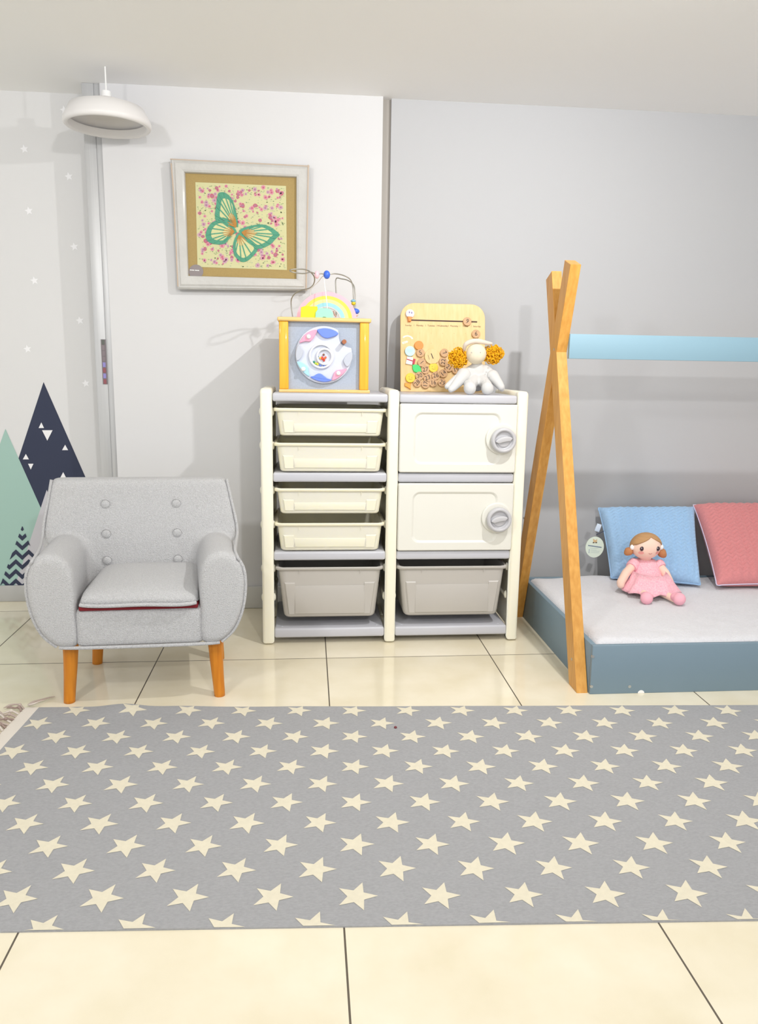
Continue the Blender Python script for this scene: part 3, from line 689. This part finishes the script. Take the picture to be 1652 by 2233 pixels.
# wheel plate (tilted a touch) with a bite at the upper right
wh = []
m = MB()
out = []
for i in range(72):
    t = 2*PI*i/72; r = Rw
    dg = math.degrees(t) % 360
    if 15 < dg < 57: r = Rw*(1-.27*math.sin(math.radians((dg-15)/42*180))**.6)
    out.append((wc.x+r*math.cos(t), wc.z+r*math.sin(t)))
m.prism(out, 1, WY+.004, WY+.016, 0, bev=.002)
wheel = m.build('pinwheel', mat('wheel_white', 'd3d8e6', .35), cub)
PX_ = lambda x, y: (at(620+x/9.72, 690+y/9.72, WY).x, at(620+x/9.72, 690+y/9.72, WY).z)
cols = {'b': mat('wheel_blue', '6d8bee', .4), 'p': mat('wheel_pink', 'f2a3c0', .4), 'l': mat('wheel_light_blue', 'a9d9ef', .4), 'w': mat('wheel_pale', 'c0c5d2', .4)}
lobes = [('b', [(690, 290), (760, 262), (870, 252), (1000, 275), (1100, 320), (1140, 365), (1090, 410), (1000, 440), (900, 462), (800, 430), (730, 360)]),
 ('p', [(320, 560), (370, 460), (450, 370), (560, 310), (660, 285), (690, 310), (650, 400), (600, 480), (540, 530), (430, 530)]),
 ('w', [(240, 850), (245, 740), (275, 640), (310, 590), (350, 640), (395, 720), (390, 800), (350, 880), (290, 935), (255, 920)]),
 ('l', [(262, 960), (340, 965), (430, 1010), (500, 1080), (515, 1180), (530, 1270), (440, 1220), (340, 1110), (290, 1030)]),
 ('b', [(550, 1280), (620, 1260), (700, 1215), (770, 1215), (850, 1265), (920, 1315), (1000, 1345), (930, 1378), (820, 1386), (700, 1362), (600, 1320)]),
 ('p', [(1010, 1350), (1025, 1270), (1060, 1180), (1120, 1140), (1220, 1125), (1320, 1110), (1270, 1190), (1180, 1270), (1090, 1330)]),
 ('w', [(1310, 1060), (1250, 960), (1270, 880), (1330, 800), (1420, 760), (1440, 830), (1425, 930), (1370, 1040)])]
for k, pts in lobes:
    c = smooth2([PX_(*p) for p in pts], 3); MB().prism(c, 1, WY-.009, WY+.005, 0, bev=.0025, sm=False).build('lobe', cols[k], wheel)
tfw = Matrix.Rotation(PI/2, 3, 'X')
for px, py, r, y in ((820, 830, .044, .0), (850, 800, .0), ) if False else ((780, 840, .047, 0), (850, 850, .031, 0)):
    x, z = PX_(px, py); MB().lathe([(r-.006, .0), (r-.006, .010), (r-.004, .012), (r, .012), (r+.003, .009), (r+.003, 0)], (x, WY+.004, z), 0, 40, tfw).build('maze_ring', mat('ring_white', 'e2e4ec', .35), wheel)
for px, py in ((510, 430), (400, 1115), (1140, 1205)):
    x, z = PX_(px, py); MB().sphere((x, WY-.012, z), .0088).build('peg', M['white'], wheel)
x, z = PX_(1260, 540); MB().cyl((x, WY-.03, z), (x, WY+.02, z), .0085, .0085).build('brown_peg', mat('peg_brown', 'a8643e', .5), cub)
bc = ['2f8f7a', 'b8d84a', 'f0e040', 'f0a030', '6a86d8', '3f63c8', '3c9a94', 'e8503a', 'e87030', 'c84030', 'e06a50', 'e84848', '8a5a4a', '4f9a9a', 'f0c850']
bp = [(625, 965), (660, 995), (700, 1010), (720, 960), (760, 1040), (840, 1045), (920, 1020), (800, 900), (845, 895), (835, 935), (870, 870), (800, 870), (830, 810), (705, 850), (760, 880)]
for (px, py), c in zip(bp, bc):
    x, z = PX_(px, py); MB().sphere((x, WY-.001, z), .0045, 0, 10, 8).build('maze_bead', bpy.data.materials.get('bead_'+c) or mat('bead_'+c, c, .4), wheel)
# rainbow and shapes on the cube top
TZ = cz1; yr = cy0+.13
rc = at(708, 691, yr); rb = thing.__call__ if False else None
rain = MB(); k0 = 3.23/1684
bands = [(.121, .103, 'f5b9cb'), (.103, .089, 'f7da52'), (.089, .074, 'f6dca0'), (.074, .058, '9bd6e4'), (.058, .052, 'c9cdd4')]
ro = None
rcx = at(712, 691, yr).x
for i, (ra, rb_, c) in enumerate(bands):
    m = MB(); th = np.linspace(0, PI, 30)
    pts = [(rcx+ra*math.cos(t), TZ+ra*.90*math.sin(t)) for t in th]+[(rcx+rb_*math.cos(t), TZ+rb_*.90*math.sin(t)) for t in th[::-1]]
    q0 = bmesh.new()
    n = 30
    vs = [Vector((a, y, z)) for y in (yr-.008, yr+.008) for a, z in pts]; N = 60
    fs = [[k, k+1, N-2-k, N-1-k] for k in range(n-1)]+[[N+k+1, N+k, N+N-1-k, N+N-2-k] for k in range(n-1)]+[[k, (k+1) % N, N+(k+1) % N, N+k] for k in range(N)]
    q0.free(); m.add(vs, fs)
    mm = mat('rainbow_'+c, c, .45)
    if ro is None: ro = m.build('rainbow', mm, cub)
    else: m.build('rainbow_band', mm, ro)
p0 = at(655, 691, cy0+.05); p1 = at(690, 668, cy0+.05)
MB().prism(smooth2([(p0.x, TZ), (p0.x+.002, p1.z-.006), (p0.x+.02, p1.z), (p0.x+.04, p1.z-.002), (p0.x+.066, p1.z-.001), (p0.x+.07, TZ)], 1), 1, cy0+.035, cy0+.06, 0, bev=.002).build('yellow_block', mat('block_yellow', 'f0e208', .45), cub)
a = at(687, 691, cy0+.04); e = at(726, 673, cy0+.04)
MB().prism([(a.x+(e.x-a.x)*u, TZ+v_*(e.z-TZ)) for u, v_ in ((0, 0), (.02, .55), (.15, .9), (.35, 1), (.65, 1), (.85, .9), (.98, .55), (1, 0), (.62, 0), (.56, .1), (.44, .1), (.38, 0))], 1, cy0+.025, cy0+.05, 0, bev=.002).build('mint_block', mat('block_mint', '9defc9', .45), cub)
MB().tube([at(727, 678, cy0+.06), at(729, 685, cy0+.06), at(733, 691, cy0+.06)], .003).build('red_stick', mat('stick_red', 'c09a92', .5), cub)
Q = lambda x, y, dy: at(550+x/5.507, 560+y/5.507, cy0+dy)
wires = [
 [Q(483, 720, .20), Q(465, 580, .20), Q(472, 500, .19), Q(515, 438, .17), Q(590, 398, .15), Q(680, 378, .13), Q(735, 325, .12), Q(745, 250, .10), Q(700, 185, .08), Q(630, 152, .06), Q(530, 148, .04), Q(455, 158, .03), Q(470, 180, .01), Q(550, 196, .02), Q(630, 200, .04), Q(700, 184, .06), Q(770, 208, .08), Q(830, 203, .09), Q(893, 215, .10), Q(985, 203, .11), Q(1090, 222, .13), Q(1170, 268, .14), Q(1205, 350, .15), Q(1212, 480, .15), Q(1225, 720, .15)],
 [Q(1005, 720, .24), Q(1005, 440, .24), Q(1003, 268, .24), Q(1070, 265, .22), Q(1150, 285, .2), Q(1215, 340, .18), Q(1232, 430, .17), Q(1236, 560, .16), Q(1232, 722, .15)],
 [Q(905, 722, .05), Q(895, 560, .05), Q(880, 430, .06), Q(862, 290, .08), Q(850, 230, .12), Q(790, 300, .2), Q(700, 400, .24), Q(715, 560, .25), Q(725, 722, .25)],
]
for i, wpts in enumerate(wires):
    MB().tube(wpts, (.0024 if i < 2 else .0017), n=8, smooth=5).build('bead_wire', M['rust'] if i < 2 else M['white'], cub)
for x, y, dy, r, c in ((775, 215, .08, (.010, .010, .015), 'f7c6d2'), (893, 215, .10, (.0135, .0135, .0165), '3f6fe0'), (1214, 560, .15, (.009, .009, .008), 'd8c62a'), (1210, 530, .15, (.010, .01, .006), '7fb8d4'), (1235, 655, .15, (.0175, .0175, .012), '3f6fe0'), (1230, 700, .15, (.015, .015, .006), 'f6d6d0')):
    MB().sphere(Q(x, y, dy), r, 0, 18, 12).build('wire_bead', mat('wbead_'+c, c, .35), cub)

# ------------------------------------------------------------------ calendar board
Bo = Vector((.59, 3.40, 1.019)); tl = math.radians(10); BN = Vector((0, -math.cos(tl), math.sin(tl))); BU = Vector((0, math.sin(tl), math.cos(tl))); BX = Vector((1, 0, 0))
def bp2(x, y):
    p = on(x, y, Bo, BN)-Bo; return p.dot(BX), p.dot(BU)
xl, _ = bp2(873, 850); xr, _ = bp2(1057, 850); _, ztop = bp2(962, 662)
cal = thing('calendar_board', 'pale birch weekday calendar board with rounded top leaning behind the white doll', 'calendar', tuple(Bo))
TB = Matrix.Translation(Bo) @ Matrix((BX, -BN, BU)).transposed().to_4x4()   # local x, depth, up
def lp(u, v_, d): return Bo+BX*u+BU*v_+BN*d
a = bp2(893, 698); e = bp2(1040, 702)
MB().add([lp(a[0], a[1]-.003, .0006), lp(e[0], e[1]-.003, .0006), lp(e[0], e[1]+.003, .0006), lp(a[0], a[1]+.003, .0006)], [[0, 1, 2, 3]]).build('slot_line', mat('slot_brown', '4a352e', .7), cal)
days = ['Sunday', 'Monday', 'Tuesday', 'Wednesday', 'Thursday', 'Friday', 'Saturday']
m = MB(); m2 = MB()
for i, d in enumerate(days):
    u, v_ = bp2(890+24.9*i, 709.5+.4*i); v, f = text(d, .0098, lp(u, v_, .0005), BX, BU, BN, .0001); m.add(v, f)
    if i < 6: u, v_ = bp2(902.5+24.9*i, 709.5+.4*i); m.add([lp(u-.0004, v_-.004, .0006), lp(u+.0004, v_-.004, .0006), lp(u+.0004, v_+.004, .0006), lp(u-.0004, v_+.004, .0006)], [[0, 1, 2, 3]])
    for y in (726, 748, 771, 794): u, v_ = bp2(890+24.9*i, y+.3*i); c = lp(u, v_, .0006); m2.add([c+BX*.0016*math.cos(t)+BU*.0016*math.sin(t) for t in np.linspace(0, 2*PI, 8, endpoint=False)], [list(range(8))])
m.build('weekday_lettering', mat('ink_brown', '5c4836', .7), cal); m2.m = [1]*len(m2.m); m2.prism(rrect(xl, xr, 0, ztop, [.062, .062, .004, .004], 8), 1, 0, .014, 0, bev=.0015, tf=TB).build('board', [M['birch'], mat('peg_dot', 'c7a474', .7)], cal)
m = MB(); u, v_ = bp2(888, 741)
m.add([lp(u+.026*math.cos(t)*k, v_+.020*math.sin(t)*k, .0006) for k in (1, .7) for t in np.linspace(.2, 2.6, 14)], [[i, i+1, 15+i, 14+i] for i in range(13)])
for du, dv in ((-.012, -.012), (-.004, -.009), (-.018, -.014)): m.add([lp(u+du+.006*math.cos(t), v_+dv+.005*math.sin(t), .0008) for t in np.linspace(0, 2*PI, 12, endpoint=False)], [list(range(12))])
m.build('rainbow_print', mat('print_pale', 'faeedd', .6), cal)

def disc(px, py, r, m_, txt, ang, label, name='number_disc', group='numbered wooden discs on the calendar board', th=.010, ink='brown', tsz=None, lift=0, cat='disc'):
    u, v_ = bp2(px, py); c = lp(u, v_, lift); t = thing(name, label, cat, tuple(c), 0, group)
    m = MB(); a = lp(u, v_, lift+.0003); e = lp(u, v_, lift+th)
    T = TB @ Matrix.Translation((u, 0, v_))
    m.prism([(r*math.cos(q), r*math.sin(q)) for q in np.linspace(0, 2*PI, 32, endpoint=False)], 1, -lift-th, -lift-.0003, 0, bev=.0012, tf=T)
    m.build('disc_body', m_, t)
    if txt:
        k = math.radians(ang); ux = BX*math.cos(k)+BU*math.sin(k); uy = -BX*math.sin(k)+BU*math.cos(k)
        v, f = text(txt, tsz or r*1.4, lp(u, v_, lift+th+.0003), ux, uy, BN, .0002); MB().add(v, f).build('number', M[ink], t)
    return t, u, v_
DW = M['discwood']; q8 = lambda x, y: (860+x/10.33, 720+y/10.33)
nums = [(575, 520, '5', 20, 'just under the plain orange disc'), (1115, 520, '7', -55, 'highest of the discs left of the yellow pigtail'), (1090, 720, '22', 85, 'turned sideways beside the yellow pigtail'), (605, 735, '1', -50, 'beside the green leaf'),
 (685, 895, '27', 10, 'right of the green leaf'), (1215, 850, '21', -35, 'next to the yellow pigtail'), (555, 1035, '30', 15, 'right of the lower yellow smiling disc'), (735, 1080, '23', 20, 'in the middle of the pile'),
 (920, 1030, '26', 10, 'touching the underside of the upper yellow smiling disc'), (1090, 980, '14', 40, 'tilted at the right side of the pile'), (505, 1195, '28', 50, 'leftmost of the bottom row'), (690, 1225, '17', 80, 'second from the left in the bottom row'),
 (865, 1190, '16', 5, 'third from the left in the bottom row'), (1065, 1190, '29', -25, "beside the white doll's hand"), (1375, 900, '19', 15, 'half hidden under the yellow pigtail')]
for x, y, s_, a, l in nums:
    disc(*q8(x, y), .0185, DW, s_, a, 'small round wooden disc reading %s, %s' % (s_, l))
disc(1017.5, 702, .0185, DW, '9', -20, 'small round wooden disc reading 9 on the dark slot line')
disc(1036.5, 729, .0185, DW, '6', 0, "small round wooden disc reading 6 just above the white doll's head")
t, u, v_ = disc(*q8(840, 600), .034, M['birch'], '1', 22, 'large pale wooden disc with a dark underlined 1 in the middle of the board', name='large_disc', group=None, ink='black', tsz=.036)
MB().add([lp(u-.020, v_+.006, .0105), lp(u-.0185, v_+.006, .0105), lp(u-.012, v_-.014, .0105), lp(u-.0135, v_-.014, .0105)], [[0, 1, 2, 3]]).build('ink_line', M['brown'], t)
disc(*q8(540, 350), .0195, mat('disc_orange', 'ea8406', .4), None, 0, 'plain bright orange disc on the upper left of the calendar board', name='picture_disc', group=None, cat='disc')
t, u, v_ = disc(*q8(340, 480), .022, mat('disc_pale_blue', 'bfe4ea', .4), None, 0, 'pale icy blue round disc with faint lettering at the board\'s left edge', name='picture_disc', group=None)
m = MB()
for i, (w_, dv) in enumerate(((.013, .005), (.012, .0), (.008, -.005))):
    for k in range(4): a = -w_+k*w_/2; m.add([lp(u+a, v_+dv, .0104), lp(u+a+w_*.4, v_+dv+.0008, .0104), lp(u+a+w_*.4, v_+dv+.003, .0104), lp(u+a, v_+dv+.0022, .0104)], [[0, 1, 2, 3]])
m.build('faint_lettering', mat('ink_teal', 'a5d8dc', .6), t)
def face_disc(x, y, label, name='picture_disc', r=.0205):
    t, u, v_ = disc(*q8(x, y), r, mat('disc_yellow', 'ecc60a', .4), None, 0, label, name=name, group=None)
    m = MB()
    for du, dv in ((-.006, .004), (.006, .001)): m.add([lp(u+du+.0016*math.cos(k), v_+dv+.0016*math.sin(k), .0105) for k in np.linspace(0, 2*PI, 10, endpoint=False)], [list(range(10))])
    m.tube([lp(u-.007, v_-.004, .0105), lp(u+.001, v_-.008, .0105), lp(u+.008, v_-.004, .0105)], .0006, n=5); m.build('smile', mat('ink_olive', '9c8020', .6), t); return t
face_disc(870, 850, 'yellow smiling disc just below the large pale disc'); face_disc(350, 1080, 'yellow smiling disc above the orange star, at the lower left corner of the board', r=.021)
def shape(pts, m_, name, label, cat, th=.009, extra=None):
    P = [bp2(*q8(*p)) for p in pts]; cx_ = sum(p[0] for p in P)/len(P); cz_ = sum(p[1] for p in P)/len(P)
    t = thing(name, label, cat, tuple(lp(cx_, cz_, 0))); MB().prism(P, 1, -th, -.0003, 0, bev=.0008, tf=TB).build('wooden_shape', m_, t); return t
shape([(400, 790), (480, 780), (550, 800), (590, 880), (600, 975), (520, 970), (430, 940), (400, 870)], mat('leaf_green', '17c95f', .4), 'leaf_tile', 'green leaf shaped tile left of the disc reading 27', 'tile')
shape([(230, 1190), (300, 1205), (375, 1200), (350, 1260), (360, 1340), (300, 1300), (225, 1260)], mat('star_orange', 'f39a10', .4), 'star_tile', 'orange pointed tile at the very bottom left corner of the board', 'tile')
t = shape([(280, 600), (410, 620), (390, 790), (245, 760)], M['white'], 'gift_tile', 'white gift shaped tile with a crimson ribbon below the icy blue disc', 'tile')
P = [lp(*bp2(*q8(*p)), .0095) for p in ((270, 650), (400, 690), (396, 715), (266, 672))]; P2 = [lp(*bp2(*q8(*p)), .0095) for p in ((420, 650), (465, 660), (440, 780), (392, 765))]
MB().add(P, [[0, 1, 2, 3]]).add(P2, [[0, 1, 2, 3]]).build('ribbon', mat('ribbon_crimson', 'b8103c', .5), t)
r_ = bp2(893, 686); t, u, v_ = disc(893, 685, .0185, mat('disc_lilac', 'e8dff0', .4), None, 0, 'white and lilac round disc with an orange tail at the upper left of the board', name='picture_disc', group=None, th=.012)
m = MB()
for du, dv in ((-.003, .005), (.007, .003)): m.add([lp(u+du+.003*math.cos(k), v_+dv+.0045*math.sin(k), .0126) for k in np.linspace(0, 2*PI, 10, endpoint=False)], [list(range(10))])
m.build('dark_marks', mat('ink_violet', '8a7aa8', .6), t)
MB().prism([(u-.012, v_-.012), (u+.010, v_-.014), (u+.006, v_-.024), (u+.004, v_-.034), (u-.008, v_-.034), (u-.008, v_-.024)], 1, -.013, -.0005, 0, bev=.001, tf=TB).build('tail', mat('tail_orange', 'f0821e', .4), t)

# ------------------------------------------------------------------ white doll
WF = mat('white_doll_cloth', 'd0d0cf', .9, .1, bump=.0006, bscale=300, sheen=.2); WS = mat('cream_doll_face', 'e2d8c2', .9, .1)
YN = mat('mustard_yarn', 'eeb024', .85, .1, var=.15, vscale=60)
K = lambda x, y, Y: at(960+x/11.01, 740+y/11.01, Y)
wd = thing('rag_doll', 'white rag doll with mustard yarn bunches sitting on the right rack top', 'doll', (K(880, 1200, 3.16).x, 3.16, 1.019))
hd = K(855, 350, 3.17)
b = blob([(K(880, 1080, 3.2), .030, K(890, 760, 3.20), .034), (K(890, 760, 3.2), .028, K(870, 560, 3.19), .02),
   (K(760, 760, 3.2), .026, K(420, 960, 3.15), .022), (K(420, 960, 3.15), .022, K(185, 1120, 3.12), .014), (K(185, 1120, 3.12), .0125, K(165, 1135, 3.115), .0125),
   (K(1080, 760, 3.2), .026, K(1320, 960, 3.17), .022), (K(1320, 960, 3.17), .022, K(1480, 1190, 3.14), .012),
   (K(800, 1000, 3.17), .026, K(720, 1100, 3.12), .022), (K(1000, 1000, 3.17), .026, K(1110, 1100, 3.12), .022)])
soft(b.build('body', WF, wd), .004, 5)
m = MB(); m.sphere(hd, (.0425, .038, .042), 0, 24, 16); m.sphere(hd+Vector((0, -.002, -.006)), (.040, .037, .034), 0, 20, 14); soft(m.build('head', WS, wd), .004, 6)
for x, y in ((705, 1165), (1125, 1165)):
    p = K(x, y, 3.085); m = MB(); m.sphere(Vector((p.x, p.y, 1.019+.026)), (.0255, .024, .027), 0, 20, 14); m.sphere(p+Vector((.002, .03, .012)), (.022, .03, .021), 0, 16, 12); soft(m.build('foot', WF, wd), .004, 4)
for cp in ([(K(560, 860, 3.17), .03, K(300, 1160, 3.10), .016), (K(300, 1160, 3.10), .016, K(250, 1200, 3.09), .013)], [(K(1250, 880, 3.17), .026, K(1450, 1140, 3.13), .016)]): soft(blob(cp).build('sleeve_drape', WF, wd), .004, 4)
random.seed(11)
for cx_, cy_, rx, rz_ in ((425, 440, .040, .039), (1265, 370, .041, .037)):
    c = K(cx_, cy_, 3.19); m = MB(); m.sphere(c, (rx*.62, .020, rz_*.62), 0, 16, 12)
    for k in range(150):
        th = random.uniform(0, 2*PI); ph = math.acos(random.uniform(-1, .6)); d = Vector((math.sin(ph)*math.cos(th), -abs(math.cos(ph)) if random.random() < .7 else math.cos(ph), math.sin(ph)*math.sin(th)))
        jj = random.uniform(.6, 1.02); p = c+Vector((d.x*rx*jj, d.y*.03*jj, d.z*rz_*jj)); a = d.orthogonal().normalized(); b_ = d.cross(a); s0 = random.uniform(0, 6)
        m.tube([p+(a*math.cos(s0+t)+b_*math.sin(s0+t))*.0075+d*.004*math.sin(t*1.7) for t in np.linspace(0, 3.6, 5)], .0024, n=6, smooth=2)
    m.build('yarn_bunch', YN, wd)
m = MB(); m.tube([K(570, 260, 3.18), K(600, 130, 3.165), K(720, 60, 3.16), K(860, 40, 3.16), K(1000, 60, 3.16), K(1130, 90, 3.165), K(1240, 100, 3.17)], [.006, .009, .010, .010, .010, .009, .008, .004], n=12)
m.build('headband', mat('headband_pale', 'ddd0c4', .85), wd)
for x in (745, 960):
    p = K(x, 315, 3.134); MB().sphere(p, (.0022, .0015, .0028), 0, 10, 8).build('eye', mat('eye_grey', 'b4aca6', .8), wd)
for x, y, Y in ((1160, 655, 3.17), (1160, 895, 3.145), (1105, 780, 3.16)): MB().sphere(K(x, y, Y), (.0028, .002, .0028), 0, 8, 6).build('snap_button', M['knob'], wd)

# ------------------------------------------------------------------ butterfly picture
YP = 3.515
def fp(x, y, Y=YP-.03): return at(x, y, Y)
pic = thing('framed_picture', 'whitewashed wooden frame holding a green paper butterfly on floral print', 'picture', tuple(fp(528, 630)))
OC = [fp(371, 345), fp(675, 360), fp(670, 633), fp(387, 630)]
IC = [at(402.5, 375.5, YP-.03), at(645.5, 385.5, YP-.03), at(645.5, 607.5, YP-.03), at(410, 600.5, YP-.03)]
WW = mat('whitewashed_wood', 'cdccc9', .6, .4, var=.1, vscale=12, bump=.002, bscale=60, stretch=(1, 1, 1), coat=.2)
m = MB()
def lerp(a, b2, t): return a+(b2-a)*t
prof_ = [(0, .030), (0, .004), (.12, -.003), (.22, .001), (.35, -.004), (.8, -.002), (.95, .002), (1, .012), (1, .028)]
vs = []
for k in range(4):
    for t, d in prof_: p = lerp(OC[k], IC[k], t); vs.append(Vector((p.x, p.y+d, p.z)))
L = len(prof_)
for k in range(4):
    k2 = (k+1) % 4
    # each rail its own run so the mitres stay sharp
    m.add([vs[k*L+j] for j in range(L)]+[vs[k2*L+j] for j in range(L)], [[j, j+1, L+j+1, L+j] for j in range(L-1)])
fr = m.build('frame', WW, pic)
m = MB(); m.tube([OC[0]+Vector((.003, -.002, -.02)), lerp(OC[0], OC[3], .3)+Vector((.006, -.004, 0)), OC[3]+Vector((.002, -.001, .01))], .0028, n=6)
m.tube([OC[0]+Vector((.0, -.002, -.004)), OC[1]+Vector((-.002, -.002, -.005))], .0022, n=6, smooth=0); m.tube([OC[1]+Vector((-.006, -.001, 0)), OC[2]+Vector((-.006, -.001, 0))], .003, n=6, smooth=0)
m.build('cracked_edge', mat('worn_edge', 'c9b6a4', .8), fr)
YMt = YP-.012; sc_ = lambda x, y: at(350+x/4.72, 330+y/4.72, YMt)
m = MB(); ms = [sc_(236, 205), sc_(1402, 252), sc_(1402, 1318), sc_(276, 1286)]; m.add(ms+[p+Vector((0, .008, 0)) for p in ms], [[0, 1, 2, 3], [7, 6, 5, 4], [0, 4, 5, 1], [1, 5, 6, 2], [2, 6, 7, 3], [3, 7, 4, 0]]); m.build('kraft_mat', mat('kraft_board', 'ad9560', .85, var=.08, vscale=200), pic)
PCn = [(358, 318), (1290, 357), (1300, 1222), (380, 1190)]
m = MB()
def sp3(x, y, d): p = sc_(x, y); return Vector((p.x, YMt-d, p.z))
m.add([sp3(*p, .001) for p in PCn], [[0, 1, 2, 3]], 0)
random.seed(5)
def blobpoly(x, y, r, mi, d, n=8, sq=1):
    a0 = random.uniform(0, 6); m.add([sp3(x+r*random.uniform(.75, 1.2)*math.cos(a0+2*PI*i/n), y+sq*r*random.uniform(.75, 1.2)*math.sin(a0+2*PI*i/n), d) for i in range(n)], [list(range(n))], mi)
def uvp(u, v_): 
    a = lerp(Vector(PCn[0]+(0,)), Vector(PCn[1]+(0,)), u); b2 = lerp(Vector(PCn[3]+(0,)), Vector(PCn[2]+(0,)), u); p = lerp(a, b2, v_); return p.x, p.y
for k in range(760):
    x, y = uvp(random.uniform(.02, .98), random.uniform(.02, .98)); blobpoly(x, y, random.uniform(6, 11), random.choice((3, 3, 4)), .0012, 6, .6)
for k in range(270):
    x, y = uvp(random.uniform(.03, .97), random.uniform(.03, .97)); r = random.choice((12, 15, 19, 24)); mi = random.choice((1, 1, 2, 6))
    blobpoly(x, y, r, mi, .0014+k*1e-6); blobpoly(x, y, r*.45, 2 if mi == 1 else 5, .0017)
m.build('floral_print', [mat('print_cream', 'cfcd9f', .85), mat('print_pink', 'd592a4', .85), mat('print_rose', 'bd6b7c', .85), mat('print_leaf', 'a3b083', .85), mat('print_grey_green', 'b6bf9c', .85), mat('print_plum', 'a97a92', .85), mat('print_mauve', 'c8a2b0', .85)], pic)
m = MB(); Cn = (795, 830)
wings = [([(600, 430), (650, 423), (700, 452), (740, 505), (765, 580), (785, 660), (797, 780), (740, 740), (660, 715), (600, 700), (570, 715), (560, 650), (572, 560), (582, 480)], (725, 640), .70),
 ([(600, 705), (530, 735), (485, 790), (465, 860), (480, 920), (530, 950), (600, 960), (660, 950), (700, 900), (730, 860), (785, 835), (740, 765), (670, 722)], (650, 825), .70),
 ([(805, 825), (860, 785), (940, 765), (1020, 753), (1090, 763), (1160, 798), (1225, 858), (1190, 895), (1140, 950), (1080, 985), (1010, 1003), (940, 950), (870, 890)], (960, 855), .74),
 ([(790, 850), (755, 920), (745, 1000), (765, 1080), (830, 1137), (890, 1130), (950, 1080), (1000, 1008), (950, 950), (880, 890), (820, 845)], (855, 975), .74)]
for pts, c, k in wings:
    o_ = smooth2(pts, 3); n = len(o_); m.add([sp3(*c, .0042)]+[sp3(*p, .0032) for p in o_]+[sp3(*p, .001) for p in o_], [[0, 1+i, 1+(i+1) % n] for i in range(n)]+[[1+i, n+1+i, n+1+(i+1) % n, 1+(i+1) % n] for i in range(n)], 0)
    inn = [(c[0]+(p[0]-c[0])*k, c[1]+(p[1]-c[1])*k) for p in o_]; m.add([sp3(*c, .0046)]+[sp3(*p, .0044) for p in inn], [[0, 1+i, 1+(i+1) % n] for i in range(n)], 1)
    for i in range(0, n, 3):
        p = o_[i]
        if math.hypot(p[0]-Cn[0], p[1]-Cn[1]) < 120: continue
        q0 = (Cn[0]+(c[0]-Cn[0])*.25, Cn[1]+(c[1]-Cn[1])*.25)
        for (a, b2, mi, w_) in ((.0, .4, 2, 3.2), (.38, 1, 0, 6)):
            dd = .0052+i*.00002+mi*.0002
            A_ = (q0[0]+(p[0]-q0[0])*a, q0[1]+(p[1]-q0[1])*a); B_ = (q0[0]+(p[0]-q0[0])*b2, q0[1]+(p[1]-q0[1])*b2); dx, dy = B_[0]-A_[0], B_[1]-A_[1]; l = math.hypot(dx, dy); nx_, ny_ = -dy/l*w_, dx/l*w_
            m.add([sp3(A_[0]-nx_, A_[1]-ny_, dd), sp3(A_[0]+nx_, A_[1]+ny_, dd), sp3(B_[0]+nx_, B_[1]+ny_, dd), sp3(B_[0]-nx_, B_[1]-ny_, dd)], [[0, 1, 2, 3]], mi)
bt = m.build('paper_butterfly', [mat('butterfly_green', '5ba588', .8, var=.2, vscale=200), mat('butterfly_cell', 'd7d9a2', .85, var=.15, vscale=250, col2='cdca98'), mat('butterfly_vein', 'bb8340', .8)], pic)
m = MB(); p = [sp3(365+75*math.cos(t), 1235+70*math.sin(t), .0015) for t in np.linspace(PI*1.03, 2*PI*1.01, 22)]
p = [x for x in p]+[sp3(430, 1290, .0015), sp3(288, 1283, .0015), sp3(285, 1240, .0015)]
p = [sp3(max(365+75*math.cos(t), 284), min(1238+72*math.sin(t), 1284), .0015) for t in np.linspace(0, 2*PI, 40, endpoint=False)]
m.add(p, [list(range(40))], 0)
for i in range(8):
    x0_ = 303+i*11.5+(5 if i > 3 else 0); m.add([sp3(x0_, 1216+i*.8, .0018), sp3(x0_+8, 1216.5+i*.8, .0018), sp3(x0_+8, 1227+i*.8, .0018), sp3(x0_, 1226.5+i*.8, .0018)], [[0, 1, 2, 3]], 1)
m.build('round_sticker', [mat('sticker_grey', '8f8687', .6), M['white']], pic)

# ------------------------------------------------------------------ pendant shade at the top left
c = at(235, 280, 3.345); hp = thing('pendant_shade', 'shallow round white pendant shade hanging in front of the metal post', 'lamp', (c.x, c.y, 1.96))
zr = at(235, 303, 3.345+.165).z
MB().lathe([(.143, zr+.03), (.146, zr+.006), (.151, zr), (.160, zr), (.166, zr+.006), (.166, zr+.02), (.14, zr+.07), (.05, zr+.10), (.02, zr+.105)], (c.x, c.y, 0), 0, 48).build('shade', mat('shade_white', 'e9e7e7', .35), hp)
MB().cyl((c.x, c.y, zr+.10), (c.x, c.y, ZC), .003).cyl((c.x, c.y, zr+.09), (c.x, c.y, zr+.13), .018).build('cord', M['white'], hp)
# tiny red crumb on the rug
p = fl(862, 1586, .006); tag(MB().sphere(p, (.005, .005, .004), 0, 10, 8).build('crumb', mat('crumb_red', '7a3a40', .7)), 'tiny dark red crumb lying on the rug near its rear edge', 'crumb')
